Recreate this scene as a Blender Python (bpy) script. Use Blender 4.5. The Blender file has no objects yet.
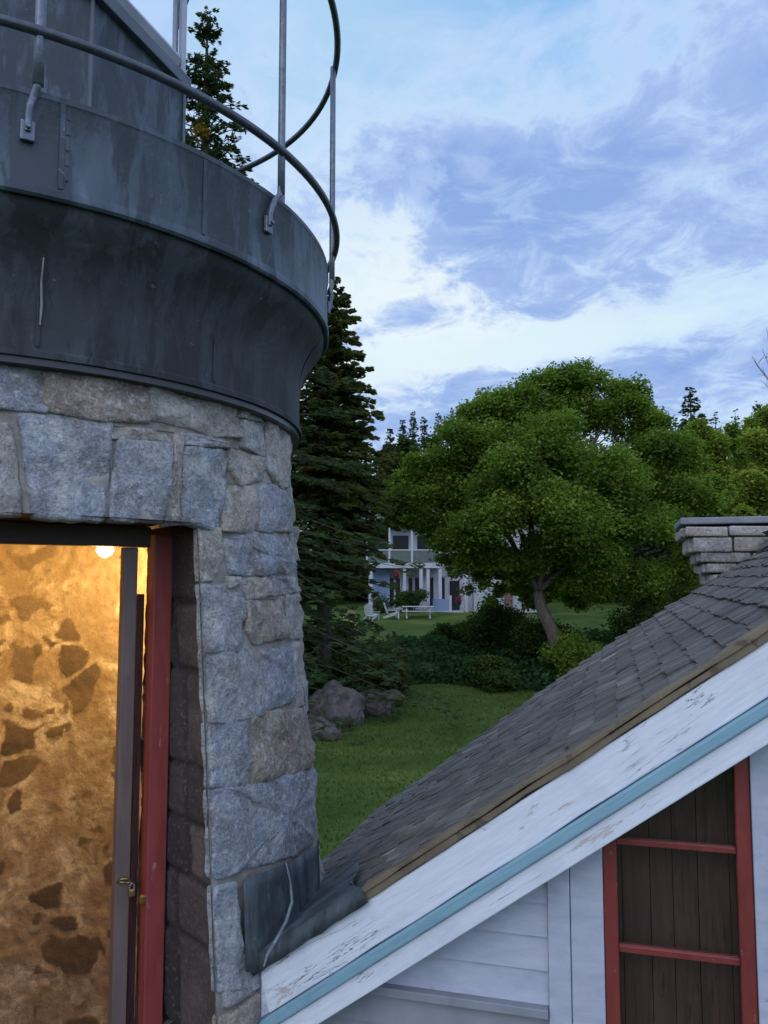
import bpy, bmesh, math, random
import numpy as np
from mathutils import Vector, Matrix, noise
R_ = math.radians
rng = np.random.default_rng(7)
random.seed(7)
S = bpy.context.scene
COL = S.collection

# ------------------------------------------------------------------ camera
PITCH = R_(5.0)
FPX = 825.0
cam_d = bpy.data.cameras.new('camera')
cam_d.sensor_fit = 'VERTICAL'; cam_d.sensor_height = 36.0
cam_d.lens = FPX / 1024 * 36.0
cam_d.clip_start = 0.05; cam_d.clip_end = 2000
cam = bpy.data.objects.new('camera', cam_d); COL.objects.link(cam)
cam.location = (0, 0, 0); cam.rotation_euler = (R_(90) + PITCH, 0, 0)
S.camera = cam
S.render.resolution_x = 768; S.render.resolution_y = 1024
S.view_settings.view_transform = 'Standard'; S.view_settings.look = 'None'
S.view_settings.exposure = 0.0; S.view_settings.gamma = 1.0
S.view_settings.use_curve_mapping = False
S.cycles.max_bounces = 6; S.cycles.transparent_max_bounces = 8
S.cycles.use_denoising = True

# ------------------------------------------------------------------ node helpers
class NT:
    def __init__(s, tree): s.t = tree
    def n(s, typ, **kw):
        nd = s.t.nodes.new(typ)
        for k, v in kw.items():
            if k.startswith('i_'):
                nd.inputs[k[2:].replace('__', ' ')].default_value = v
            else: setattr(nd, k, v)
        return nd
    def l(s, a, b): s.t.links.new(a, b)
    def m(s, op, a, b=None, c=None, clamp=False):
        nd = s.t.nodes.new('ShaderNodeMath'); nd.operation = op; nd.use_clamp = clamp
        for i, v in enumerate((a, b, c)):
            if v is None: continue
            if isinstance(v, (int, float)): nd.inputs[i].default_value = v
            else: s.l(v, nd.inputs[i])
        return nd.outputs[0]
    def mix(s, f, a, b, mode='MIX'):
        nd = s.t.nodes.new('ShaderNodeMix'); nd.data_type = 'RGBA'; nd.blend_type = mode
        for sock, v in ((nd.inputs[0], f), (nd.inputs[6], a), (nd.inputs[7], b)):
            if isinstance(v, (int, float)): sock.default_value = v
            elif isinstance(v, (tuple, list)): sock.default_value = tuple(v) if len(v) == 4 else (*v, 1)
            else: s.l(v, sock)
        return nd.outputs[2]
    def ramp(s, f, stops, interp='LINEAR'):
        nd = s.t.nodes.new('ShaderNodeValToRGB'); cr = nd.color_ramp; cr.interpolation = interp
        while len(cr.elements) < len(stops): cr.elements.new(0.5)
        for e, (p, c) in zip(cr.elements, stops):
            e.position = p; e.color = (c, c, c, 1) if isinstance(c, (int, float)) else (*c, 1)
        s.l(f, nd.inputs[0]); return nd.outputs[0]
    def noise(s, vec, scale, detail=4, rough=.55, dist=0.0):
        nd = s.n('ShaderNodeTexNoise'); nd.inputs['Scale'].default_value = scale
        nd.inputs['Detail'].default_value = detail; nd.inputs['Roughness'].default_value = rough
        nd.inputs['Distortion'].default_value = dist
        if vec is not None: s.l(vec, nd.inputs['Vector'])
        return nd
    def mapping(s, vec, scale=(1, 1, 1), rot=(0, 0, 0), loc=(0, 0, 0)):
        nd = s.n('ShaderNodeMapping'); nd.inputs['Scale'].default_value = scale
        nd.inputs['Rotation'].default_value = rot; nd.inputs['Location'].default_value = loc
        s.l(vec, nd.inputs['Vector']); return nd.outputs[0]

# ------------------------------------------------------------------ sky
SUN_EL, SUN_AZ = R_(32), R_(205)         # soft dusk glow from high behind the viewer (azimuth from +y, clockwise)
w = bpy.data.worlds.new('World'); S.world = w; w.use_nodes = True
w.node_tree.nodes.clear()
T = NT(w.node_tree)
tc = T.n('ShaderNodeTexCoord')
sky = T.n('ShaderNodeTexSky', sky_type='NISHITA', sun_disc=False, sun_elevation=SUN_EL, sun_rotation=SUN_AZ)
sep = T.n('ShaderNodeSeparateXYZ'); T.l(tc.outputs['Generated'], sep.inputs[0])
X, Y, Z = sep.outputs
AZ = T.m('ARCTAN2', X, Y); EL = T.m('ARCSINE', Z)
def gauss(az, el, sa, se, rot=0.0):      # soft elliptical patch of sky, degrees
    du = T.m('SUBTRACT', AZ, R_(az)); dv = T.m('SUBTRACT', EL, R_(el))
    c, s_ = math.cos(R_(rot)), math.sin(R_(rot))
    a = T.m('ADD', T.m('MULTIPLY', du, c), T.m('MULTIPLY', dv, s_))
    b = T.m('SUBTRACT', T.m('MULTIPLY', dv, c), T.m('MULTIPLY', du, s_))
    a = T.m('DIVIDE', a, R_(sa)); b = T.m('DIVIDE', b, R_(se))
    q = T.m('ADD', T.m('MULTIPLY', a, a), T.m('MULTIPLY', b, b))
    return T.m('POWER', 2.718, T.m('MULTIPLY', q, -1.0))
zc = T.m('ADD', T.m('MAXIMUM', Z, 0.0), 0.16)
cmb = T.n('ShaderNodeCombineXYZ')
T.l(T.m('DIVIDE', X, zc), cmb.inputs[0]); T.l(T.m('DIVIDE', Y, zc), cmb.inputs[1])
cp = T.mapping(cmb.outputs[0], scale=(1.0, .85, 1), rot=(0, 0, R_(22)), loc=(.35, .1, 0))
n1 = T.noise(cp, 2.1, 8, .58, .35).outputs[0]
n2 = T.noise(cp, 6.5, 8, .66, .6).outputs[0]
n3 = T.noise(T.mapping(tc.outputs['Generated'], (1, 1, 1.9)), 8.0, 8, .64, .5).outputs[0]
wisp = T.noise(T.mapping(cmb.outputs[0], scale=(2.0, 3.4, 1), rot=(0, 0, R_(-24)), loc=(2, 0, 0)), 1.9, 7, .60, .35).outputs[0]
fb = T.m('ADD', T.m('MULTIPLY', n1, .36), T.m('ADD', T.m('MULTIPLY', n2, .46), T.m('MULTIPLY', n3, .36)))
bias = T.m('MULTIPLY', gauss(14, 25.0, 17, 5.2, 10), .18)
bias = T.m('ADD', bias, T.m('MULTIPLY', gauss(18, 13.4, 26, 2.0, 4), .17))
bias = T.m('ADD', bias, T.m('MULTIPLY', gauss(1.5, 18.5, 3.2, 1.1, 0), .16))
bias = T.m('ADD', bias, T.m('MULTIPLY', gauss(3, 27, 8, 2.2, -6), .16))
bias = T.m('SUBTRACT', bias, T.m('MULTIPLY', gauss(-1, 21, 7, 4.0, 0), .16))
bias = T.m('SUBTRACT', bias, T.m('MULTIPLY', gauss(14, 16.5, 20, 1.3, 5), .20))
bias = T.m('SUBTRACT', bias, T.m('MULTIPLY', gauss(-2, 40, 18, 9, 0), .22))
dens = T.m('ADD', T.m('SUBTRACT', fb, .06), bias)
cl = T.ramp(dens, [(.45, 0.0), (.62, 1.0)], 'EASE')
veil = T.ramp(dens, [(.34, 0.0), (.52, .75), (.60, .35), (.7, 0.0)], 'EASE')
elr = T.m('DIVIDE', EL, R_(60), clamp=True)
clear = T.ramp(elr, [(0.0, (.70, .90, 1.0)), (.22, (.66, .90, 1.0)), (.45, (.38, .66, .98)), (.62, (.30, .56, .96)), (1.0, (.26, .48, .92))])
clear = T.mix(T.m('MULTIPLY', gauss(-7, 37, 12, 13, 0), .65, clamp=True), clear, (.56, .80, .98))
clear = T.mix(T.m('MULTIPLY', gauss(2, 18, 13, 7, 5), .75, clamp=True), clear, (.90, .99, 1.0))
clear = T.mix(T.m('MULTIPLY', gauss(14, 16.5, 22, 2.4, 5), .6, clamp=True), clear, (.80, .97, 1.0))
clear = T.mix(T.ramp(wisp, [(.50, 0.0), (.74, .32)]), clear, (.80, .92, 1.0))
clear = T.mix(.12, clear, T.mix(1.0, sky.outputs[0], (.13, .13, .13), 'MULTIPLY'))
veilc = T.mix(T.m('MULTIPLY', gauss(2, 20, 16, 9, 0), 1.0, clamp=True), (.52, .70, .98), (.90, .98, 1.0))
c1 = T.mix(veil, clear, veilc)
cloudc = T.ramp(dens, [(.47, (.56, .71, .97)), (.58, (.38, .53, .87)), (.74, (.27, .42, .79))])
cloudc = T.mix(T.ramp(wisp, [(.52, 0.0), (.72, .42)], 'EASE'), cloudc, (.66, .82, 1.0))
cloudc = T.mix(T.ramp(n2, [(.38, .35), (.52, 0.0)], 'EASE'), cloudc, (.55, .74, .99))
skyc = T.mix(cl, c1, cloudc)
# the sky behind and above the viewer is paler, brightened as added fill
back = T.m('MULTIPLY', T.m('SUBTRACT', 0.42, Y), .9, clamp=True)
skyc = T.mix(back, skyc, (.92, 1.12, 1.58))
skyc = T.mix(1.0, skyc, (10, 10, 10), 'MULTIPLY')
bg = T.n('ShaderNodeBackground'); bg.inputs['Strength'].default_value = 0.1
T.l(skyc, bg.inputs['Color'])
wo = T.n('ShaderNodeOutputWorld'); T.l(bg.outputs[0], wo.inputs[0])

sd = bpy.data.lights.new('sun', 'SUN'); sd.energy = 0.62; sd.angle = R_(35); sd.color = (1, .95, .9)
so = bpy.data.objects.new('sun', sd); COL.objects.link(so)
sv = Vector((math.sin(SUN_AZ) * math.cos(SUN_EL), math.cos(SUN_AZ) * math.cos(SUN_EL), math.sin(SUN_EL)))
so.rotation_euler = sv.to_track_quat('Z', 'Y').to_euler(); so.location = sv * 30

# ------------------------------------------------------------------ geometry helpers
CP, SP = math.cos(PITCH), math.sin(PITCH)
def ray(px, py):
    a = (px - 384) / FPX; u = (512 - py) / FPX
    return Vector((a, CP - u * SP, SP + u * CP))
def at(px, py, y):
    d = ray(px, py); return d * (y / d.y)
def on_plane(px, py, P, N):
    d = ray(px, py); return d * (P.dot(N) / d.dot(N))
def proj(p):
    d = p.y * CP + p.z * SP; u = -p.y * SP + p.z * CP
    return (384 + FPX * p.x / d, 512 - FPX * u / d)

def tag(o, label=None, cat=None, group=None, kind=None):
    if label: o['label'] = label
    if cat: o['category'] = cat
    if group: o['group'] = group
    if kind: o['kind'] = kind
    return o
def thing(name, label, cat, loc=(0, 0, 0), group=None, rz=0):
    o = bpy.data.objects.new(name, None); COL.objects.link(o)
    o.empty_display_size = .2; o.location = loc; o.rotation_euler = (0, 0, rz)
    return tag(o, label, cat, group)
ORIG = {}
def origin_of(p):
    v = Vector((0, 0, 0))
    while p is not None: v += Vector(p.location); p = p.parent
    return v

class MB:
    def __init__(s): s.v = []; s.f = []; s.t = []; s.cur = .5
    def add(s, verts, faces, tint=None):
        o = len(s.v); s.v += [tuple(p) for p in verts]
        s.f += [tuple(i + o for i in f) for f in faces]
        s.t += [s.cur if tint is None else tint] * len(faces)
    def quad(s, a, b, c, d, tint=None): s.add([a, b, c, d], [(0, 1, 2, 3)], tint)
    def obox(s, c, ux, uy, uz, tint=None, taper=1.0):      # oriented box: centre and half axes
        c, ux, uy, uz = map(Vector, (c, ux, uy, uz))
        P = []
        for k in (-1, 1):
            t = 1 if k < 0 else taper
            for i, j in ((-1, -1), (1, -1), (1, 1), (-1, 1)): P.append(c + ux * i * t + uy * j * t + uz * k)
        s.add(P, [(3, 2, 1, 0), (4, 5, 6, 7), (0, 1, 5, 4), (1, 2, 6, 5), (2, 3, 7, 6), (3, 0, 4, 7)], tint)
    def box(s, x0, x1, y0, y1, z0, z1, tint=None):
        s.obox(((x0 + x1) / 2, (y0 + y1) / 2, (z0 + z1) / 2), ((x1 - x0) / 2, 0, 0), (0, (y1 - y0) / 2, 0), (0, 0, (z1 - z0) / 2), tint)
    def tube(s, pts, rad, n=8, cap=True, closed=False, tint=None):
        pts = [Vector(p) for p in pts]; k = len(pts)
        rad = [rad] * k if isinstance(rad, (int, float)) else rad
        V = []; prev = None
        for i, p in enumerate(pts):
            a = pts[(i - 1) % k] if (closed or i > 0) else p
            b = pts[(i + 1) % k] if (closed or i < k - 1) else p
            d = (b - a).normalized()
            if prev is None:
                h = Vector((0, 0, 1)) if abs(d.z) < .9 else Vector((1, 0, 0)); u = d.cross(h).normalized()
            else: u = (prev - d * prev.dot(d)).normalized()
            prev = u; v = d.cross(u)
            for j in range(n):
                an = 2 * math.pi * j / n; V.append(p + (u * math.cos(an) + v * math.sin(an)) * rad[i])
        F = []
        for i in range(k if closed else k - 1):
            for j in range(n):
                a0 = i * n; b0 = ((i + 1) % k) * n
                F.append((a0 + j, a0 + (j + 1) % n, b0 + (j + 1) % n, b0 + j))
        if cap and not closed:
            F.append(tuple(range(n - 1, -1, -1))); F.append(tuple((k - 1) * n + j for j in range(n)))
        s.add(V, F, tint)
    def prism(s, poly, d, tint=None):                       # planar polygon extruded by d
        poly = [Vector(p) for p in poly]; d = Vector(d); n = len(poly)
        V = poly + [p + d for p in poly]
        F = [tuple(range(n - 1, -1, -1)), tuple(range(n, 2 * n))] + [(i, (i + 1) % n, n + (i + 1) % n, n + i) for i in range(n)]
        s.add(V, F, tint)
    def build(s, name, mat, parent=None, smooth=False, bevel=0.0, seg=2, fix=True):
        me = bpy.data.meshes.new(name)
        o0 = origin_of(parent)
        me.from_pydata([(p[0] - o0.x, p[1] - o0.y, p[2] - o0.z) for p in s.v], [], s.f)
        at_ = me.attributes.new('tint', 'FLOAT', 'FACE'); at_.data.foreach_set('value', np.array(s.t, np.float32))
        if fix or smooth:
            b = bmesh.new(); b.from_mesh(me)
            if smooth: bmesh.ops.remove_doubles(b, verts=b.verts, dist=2e-5)
            if fix: bmesh.ops.recalc_face_normals(b, faces=b.faces)
            b.to_mesh(me); b.free()
        if smooth: me.polygons.foreach_set('use_smooth', [True] * len(me.polygons))
        me.materials.append(mat); me.update()
        o = bpy.data.objects.new(name, me); COL.objects.link(o)
        if parent is not None: o.parent = parent
        if bevel:
            md = o.modifiers.new('bevel', 'BEVEL'); md.width = bevel; md.segments = seg; md.limit_method = 'ANGLE'; md.angle_limit = R_(40)
        return o

def cards(name, C, U, V, tint, mat, parent=None):           # many small leaf faces in one mesh (numpy arrays)
    N = len(C); o0 = np.array(origin_of(parent)); C = C - o0
    P = np.empty((N, 4, 3), np.float32)
    P[:, 0] = C - U * .5 ; P[:, 1] = C - V * .5 + U * .08; P[:, 2] = C + U * .5; P[:, 3] = C + V * .5 + U * .08
    me = bpy.data.meshes.new(name)
    me.vertices.add(N * 4); me.vertices.foreach_set('co', P.ravel())
    me.loops.add(N * 4); me.loops.foreach_set('vertex_index', np.arange(N * 4, dtype=np.int32))
    me.polygons.add(N); me.polygons.foreach_set('loop_start', np.arange(0, N * 4, 4, dtype=np.int32))
    me.polygons.foreach_set('loop_total', np.full(N, 4, np.int32))
    a = me.attributes.new('tint', 'FLOAT', 'FACE'); a.data.foreach_set('value', tint.astype(np.float32))
    me.update(calc_edges=True); me.materials.append(mat)
    o = bpy.data.objects.new(name, me); COL.objects.link(o)
    if parent is not None: o.parent = parent
    return o
def unit(n):
    v = rng.normal(size=(n, 3)); return v / np.linalg.norm(v, axis=1)[:, None]
def perp(U):
    r = unit(len(U)); v = np.cross(U, r); return v / (np.linalg.norm(v, axis=1)[:, None] + 1e-9)

# ------------------------------------------------------------------ materials
def new_mat(name):
    m = bpy.data.materials.new(name); m.use_nodes = True
    m.node_tree.nodes.clear(); t = NT(m.node_tree)
    out = t.n('ShaderNodeOutputMaterial'); b = t.n('ShaderNodeBsdfPrincipled'); t.l(b.outputs[0], out.inputs[0])
    c = t.n('ShaderNodeTexCoord').outputs['Object']
    return m, t, b, out, c
def bump(t, b, h, strength=.5, dist=.01):
    n = t.n('ShaderNodeBump'); n.inputs['Strength'].default_value = strength; n.inputs['Distance'].default_value = dist
    t.l(h, n.inputs['Height']); t.l(n.outputs[0], b.inputs['Normal'])
def tint_of(t): return t.n('ShaderNodeAttribute', attribute_name='tint').outputs['Fac']

def granite():
    m, t, b, o, c = new_mat('granite')
    ti = tint_of(t)
    base = t.ramp(ti, [(0.0, (.275, .305, .36)), (.2, (.32, .345, .39)), (.4, (.36, .345, .335)), (.6, (.41, .365, .30)), (.8, (.33, .265, .21)), (1.0, (.48, .435, .36))])
    big = t.noise(c, 7, 5, .6, .4).outputs[0]
    base = t.mix(t.ramp(big, [(.44, 0.0), (.70, .75)]), base, (.17, .135, .125))
    lich = t.noise(c, 4.3, 6, .65, .8).outputs[0]
    base = t.mix(t.ramp(lich, [(.52, 0.0), (.64, .55)]), base, (.50, .49, .44))
    fine = t.noise(c, 95, 3, .7).outputs[0]
    base = t.mix(t.ramp(fine, [(.30, .75), (.45, 0.0)]), base, (.075, .08, .09))
    base = t.mix(t.ramp(fine, [(.56, 0.0), (.70, .7)]), base, (.52, .53, .54))
    mid = t.noise(c, 38, 4, .65, .4).outputs[0]
    base = t.mix(t.ramp(mid, [(.34, .55), (.46, 0.0)]), base, (.13, .135, .15))
    base = t.mix(t.ramp(mid, [(.55, 0.0), (.68, .65)]), base, (.60, .61, .62))
    t.l(base, b.inputs['Base Color']); b.inputs['Roughness'].default_value = .85
    h = t.m('ADD', t.noise(c, 28, 6, .7).outputs[0], t.m('ADD', t.m('MULTIPLY', mid, .5), t.m('MULTIPLY', fine, .3)))
    bump(t, b, h, 1.0, .02)
    return m
def mortar():
    m, t, b, o, c = new_mat('mortar')
    n = t.noise(c, 9, 6, .65, .3).outputs[0]
    col = t.ramp(n, [(.3, (.13, .118, .11)), (.5, (.24, .222, .20)), (.7, (.38, .35, .31))])
    t.l(col, b.inputs['Base Color']); b.inputs['Roughness'].default_value = .95
    bump(t, b, t.noise(c, 60, 5, .7).outputs[0], .7, .008); return m
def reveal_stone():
    m, t, b, o, c = new_mat('shaded_reveal_stone')
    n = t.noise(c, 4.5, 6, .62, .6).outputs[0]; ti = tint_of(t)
    col = t.ramp(ti, [(0, (.026, .022, .024)), (.4, (.052, .042, .042)), (.7, (.085, .068, .062)), (1, (.14, .115, .10))])  # stone colour darkened to hold the shade of the door recess
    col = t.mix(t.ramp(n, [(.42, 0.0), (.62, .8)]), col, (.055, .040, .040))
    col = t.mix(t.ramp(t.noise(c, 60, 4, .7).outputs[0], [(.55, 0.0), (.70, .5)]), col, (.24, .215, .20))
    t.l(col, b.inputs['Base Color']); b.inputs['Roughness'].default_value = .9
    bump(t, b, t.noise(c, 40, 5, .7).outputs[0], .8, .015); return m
def inner_stone():
    m, t, b, o, c = new_mat('inner_rubble')
    n = t.noise(c, 16, 8, .72, .5).outputs[0]; n2 = t.noise(c, 4.0, 6, .62, .8).outputs[0]
    d = t.m('ADD', tint_of(t), t.m('MULTIPLY', t.m('SUBTRACT', n, .5), 1.9))
    mask = t.ramp(d, [(.22, 0.0), (.45, .45), (.80, 1.0)])
    mc = t.ramp(t.noise(c, 9, 8, .72, .5).outputs[0], [(.30, (.30, .24, .16)), (.44, (.52, .45, .33)), (.52, (.72, .66, .53)), (.64, (.88, .83, .72))])
    mc = t.mix(t.ramp(n2, [(.40, 0.0), (.47, .55), (.62, .85)]), mc, (.36, .27, .17))
    mc = t.mix(t.ramp(t.noise(c, 30, 5, .75, .4).outputs[0], [(.54, 0.0), (.66, .6)]), mc, (.24, .175, .11))
    sc = t.mix(t.ramp(t.noise(c, 2.6, 3, .5).outputs[0], [(.35, 0.0), (.65, 1.0)]), (.15, .12, .095), (.36, .28, .19))
    sc = t.mix(t.m('MULTIPLY', t.noise(c, 38, 5, .7).outputs[0], .7), sc, (.09, .07, .06))
    col = t.mix(mask, mc, sc)
    sp = t.noise(c, 6.5, 6, .7, .6).outputs[0]
    col = t.mix(t.ramp(sp, [(.66, 0.0), (.70, .7)]), col, (.10, .075, .06))
    t.l(col, b.inputs['Base Color']); b.inputs['Roughness'].default_value = .9
    bump(t, b, t.m('ADD', n, t.m('MULTIPLY', t.noise(c, 60, 4, .7).outputs[0], .4)), .8, .012); return m
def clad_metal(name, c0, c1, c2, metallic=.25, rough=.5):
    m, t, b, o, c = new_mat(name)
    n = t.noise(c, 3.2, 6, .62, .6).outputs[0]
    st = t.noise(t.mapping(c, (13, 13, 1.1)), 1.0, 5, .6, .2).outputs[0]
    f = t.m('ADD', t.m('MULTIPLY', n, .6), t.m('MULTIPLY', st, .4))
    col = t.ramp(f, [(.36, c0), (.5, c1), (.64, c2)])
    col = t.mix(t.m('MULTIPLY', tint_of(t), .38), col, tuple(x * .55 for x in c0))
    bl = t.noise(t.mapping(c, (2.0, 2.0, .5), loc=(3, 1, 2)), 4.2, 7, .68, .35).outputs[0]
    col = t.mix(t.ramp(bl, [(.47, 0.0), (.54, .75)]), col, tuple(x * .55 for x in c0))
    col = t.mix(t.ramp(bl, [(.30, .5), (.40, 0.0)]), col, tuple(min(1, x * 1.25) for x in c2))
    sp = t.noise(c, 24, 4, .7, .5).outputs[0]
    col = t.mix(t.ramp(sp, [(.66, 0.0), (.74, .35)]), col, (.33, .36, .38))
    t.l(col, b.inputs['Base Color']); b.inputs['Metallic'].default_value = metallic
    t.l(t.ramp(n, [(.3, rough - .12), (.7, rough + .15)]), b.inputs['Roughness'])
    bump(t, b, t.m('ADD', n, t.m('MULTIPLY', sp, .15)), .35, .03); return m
def paint(name, col, col2, rough=.45, wear=(.30, .26, .22), amount=.70, grain=(1, 1, 1), bmp=.25):
    m, t, b, o, c = new_mat(name)
    g = t.noise(t.mapping(c, grain), 9, 6, .6, .3).outputs[0]
    base = t.mix(t.ramp(g, [(.3, 0.0), (.7, 1.0)]), col, col2)
    n = t.noise(t.mapping(c, grain), 13, 7, .7, .4).outputs[0]
    base = t.mix(t.ramp(n, [(amount, 0.0), (amount + .04, .85)]), base, wear)
    t.l(base, b.inputs['Base Color']); b.inputs['Roughness'].default_value = rough
    bump(t, b, t.m('SUBTRACT', g, t.m('MULTIPLY', t.ramp(n, [(amount, 0.0), (amount + .04, 1.0)]), .4)), bmp, .006); return m
def board_paint(name, col, col2, wear, crack=1.0):         # brushed boards with long cracks and flaking patches along the rake
    m, t, b, o, c = new_mat(name)
    gh = (math.cos(R_(16)), -math.sin(R_(16)), 0); ca, sa = math.cos(R_(35)), math.sin(R_(35))
    def dot(v):
        n = t.n('ShaderNodeVectorMath', operation='DOT_PRODUCT'); t.l(c, n.inputs[0]); n.inputs[1].default_value = v; return n.outputs['Value']
    al = dot((gh[0] * ca, gh[1] * ca, sa)); ac = dot((-gh[0] * sa, -gh[1] * sa, ca))
    cb = t.n('ShaderNodeCombineXYZ'); t.l(al, cb.inputs[0]); t.l(ac, cb.inputs[1]); q = cb.outputs[0]
    g = t.noise(t.mapping(q, (1.2, 14, 1)), 6, 7, .7, .3).outputs[0]
    base = t.mix(t.ramp(g, [(.3, 0.0), (.7, 1.0)]), col, col2)
    bl = t.noise(q, 3.2, 6, .65, .5).outputs[0]
    base = t.mix(t.ramp(bl, [(.50, 0.0), (.72, .45)]), base, tuple(x * .72 for x in col))
    ck = t.noise(t.mapping(q, (.7, 11, 1), loc=(1, 3, 0)), 2.1, 5, .6, .5).outputs[0]
    line = t.ramp(t.m('ABSOLUTE', t.m('SUBTRACT', ck, .53)), [(.0, 1.0), (.0035, .8), (.008, 0.0)])
    line = t.m('MULTIPLY', line, t.ramp(t.noise(q, 2.4, 3, .5).outputs[0], [(.48, 0.0), (.56, crack)]))
    base = t.mix(line, base, (.12, .11, .11))
    fk = t.noise(t.mapping(q, (1, 3.5, 1), loc=(5, 0, 0)), 3.6, 8, .72, .6).outputs[0]
    fm = t.ramp(fk, [(.625, 0.0), (.655, .75)])
    base = t.mix(fm, base, wear)
    t.l(base, b.inputs['Base Color']); b.inputs['Roughness'].default_value = .55
    bump(t, b, t.m('SUBTRACT', t.m('MULTIPLY', g, .5), t.m('ADD', line, t.m('MULTIPLY', fm, .3))), .45, .006); return m
def shingle_mat():
    m, t, b, o, c = new_mat('weathered_shingle')
    ti = tint_of(t)
    base = t.ramp(ti, [(0, (.050, .044, .042)), (.45, (.128, .112, .098)), (.8, (.20, .18, .16)), (1, (.34, .325, .30))])
    n = t.noise(c, 4, 6, .65, .5).outputs[0]
    base = t.mix(t.ramp(n, [(.55, 0.0), (.72, .6)]), base, (.17, .165, .15))
    base = t.mix(t.ramp(t.noise(c, 2.1, 5, .6).outputs[0], [(.45, 0.0), (.7, .6)]), base, (.05, .046, .052))
    f = t.noise(c, 70, 4, .7).outputs[0]
    base = t.mix(t.ramp(f, [(.60, 0.0), (.70, .5)]), base, (.34, .33, .31))
    base = t.mix(t.ramp(t.noise(c, 16, 6, .7, .6).outputs[0], [(.57, 0.0), (.66, .55)]), base, (.20, .185, .15))
    def dot(v):
        q = t.n('ShaderNodeVectorMath', operation='DOT_PRODUCT'); t.l(c, q.inputs[0]); q.inputs[1].default_value = v; return q.outputs['Value']
    g_, s_ = math.cos(R_(35)), math.sin(R_(35)); cx_, sx_ = math.cos(R_(16)), math.sin(R_(16))
    cb = t.n('ShaderNodeCombineXYZ'); t.l(dot((cx_ * g_, -sx_ * g_, s_)), cb.inputs[0]); t.l(dot((sx_, cx_, 0)), cb.inputs[1])
    st = t.noise(t.mapping(cb.outputs[0], (2.6, 26, 1)), 1.6, 6, .68, .35).outputs[0]
    base = t.mix(t.ramp(st, [(.34, .7), (.46, 0.0)]), base, (.038, .033, .033))
    base = t.mix(t.ramp(st, [(.56, 0.0), (.66, .75)]), base, (.30, .285, .265))
    t.l(base, b.inputs['Base Color']); b.inputs['Roughness'].default_value = .9
    bump(t, b, t.m('ADD', f, t.m('ADD', n, st)), .7, .010); return m
def plain(name, col, rough=.6, metallic=0.0, var=.25, scale=8, bmp=.2):
    m, t, b, o, c = new_mat(name)
    n = t.noise(c, scale, 6, .62, .3).outputs[0]
    t.l(t.mix(t.ramp(n, [(.3, 0.0), (.7, 1.0)]), tuple(x * (1 - var) for x in col), tuple(min(1, x * (1 + var)) for x in col)), b.inputs['Base Color'])
    b.inputs['Roughness'].default_value = rough; b.inputs['Metallic'].default_value = metallic
    if bmp: bump(t, b, n, bmp, .01)
    return m
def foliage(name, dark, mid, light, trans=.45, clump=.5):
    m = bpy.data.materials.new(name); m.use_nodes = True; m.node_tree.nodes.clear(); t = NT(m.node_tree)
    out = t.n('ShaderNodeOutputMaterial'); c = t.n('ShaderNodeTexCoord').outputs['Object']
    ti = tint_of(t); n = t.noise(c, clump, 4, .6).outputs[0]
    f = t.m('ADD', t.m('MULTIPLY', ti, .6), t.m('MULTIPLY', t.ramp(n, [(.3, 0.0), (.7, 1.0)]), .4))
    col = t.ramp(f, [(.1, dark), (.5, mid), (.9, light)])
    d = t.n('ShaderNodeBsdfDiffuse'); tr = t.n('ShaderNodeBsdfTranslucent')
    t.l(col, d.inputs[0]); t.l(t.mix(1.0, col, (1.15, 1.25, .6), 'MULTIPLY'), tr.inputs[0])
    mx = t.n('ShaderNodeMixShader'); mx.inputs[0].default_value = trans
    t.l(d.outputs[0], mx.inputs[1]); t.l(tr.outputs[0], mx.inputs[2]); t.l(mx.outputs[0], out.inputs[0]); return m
def bark(name, c0, c1):
    m, t, b, o, c = new_mat(name)
    n = t.noise(t.mapping(c, (6, 6, 1.3)), 2.5, 6, .65, .4).outputs[0]
    t.l(t.ramp(n, [(.3, c0), (.7, c1)]), b.inputs['Base Color']); b.inputs['Roughness'].default_value = .95
    bump(t, b, n, .9, .05); return m
def glass(name, col=(.01, .012, .016), alpha=.25, rough=.05):
    m = bpy.data.materials.new(name); m.use_nodes = True; m.node_tree.nodes.clear(); t = NT(m.node_tree)
    out = t.n('ShaderNodeOutputMaterial')
    tr = t.n('ShaderNodeBsdfTransparent'); tr.inputs[0].default_value = (.75, .76, .78, 1)
    gl = t.n('ShaderNodeBsdfGlossy'); gl.inputs[0].default_value = (1, 1, 1, 1); gl.inputs['Roughness'].default_value = rough
    fr = t.n('ShaderNodeFresnel'); fr.inputs[0].default_value = 1.45
    mx = t.n('ShaderNodeMixShader'); t.l(t.m('ADD', fr.outputs[0], alpha, clamp=True), mx.inputs[0])
    t.l(tr.outputs[0], mx.inputs[1]); t.l(gl.outputs[0], mx.inputs[2]); t.l(mx.outputs[0], out.inputs[0]); return m
def emit(name, col, s):
    m = bpy.data.materials.new(name); m.use_nodes = True; m.node_tree.nodes.clear(); t = NT(m.node_tree)
    out = t.n('ShaderNodeOutputMaterial'); e = t.n('ShaderNodeEmission'); e.inputs[0].default_value = (*col, 1); e.inputs[1].default_value = s
    t.l(e.outputs[0], out.inputs[0]); return m
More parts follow.
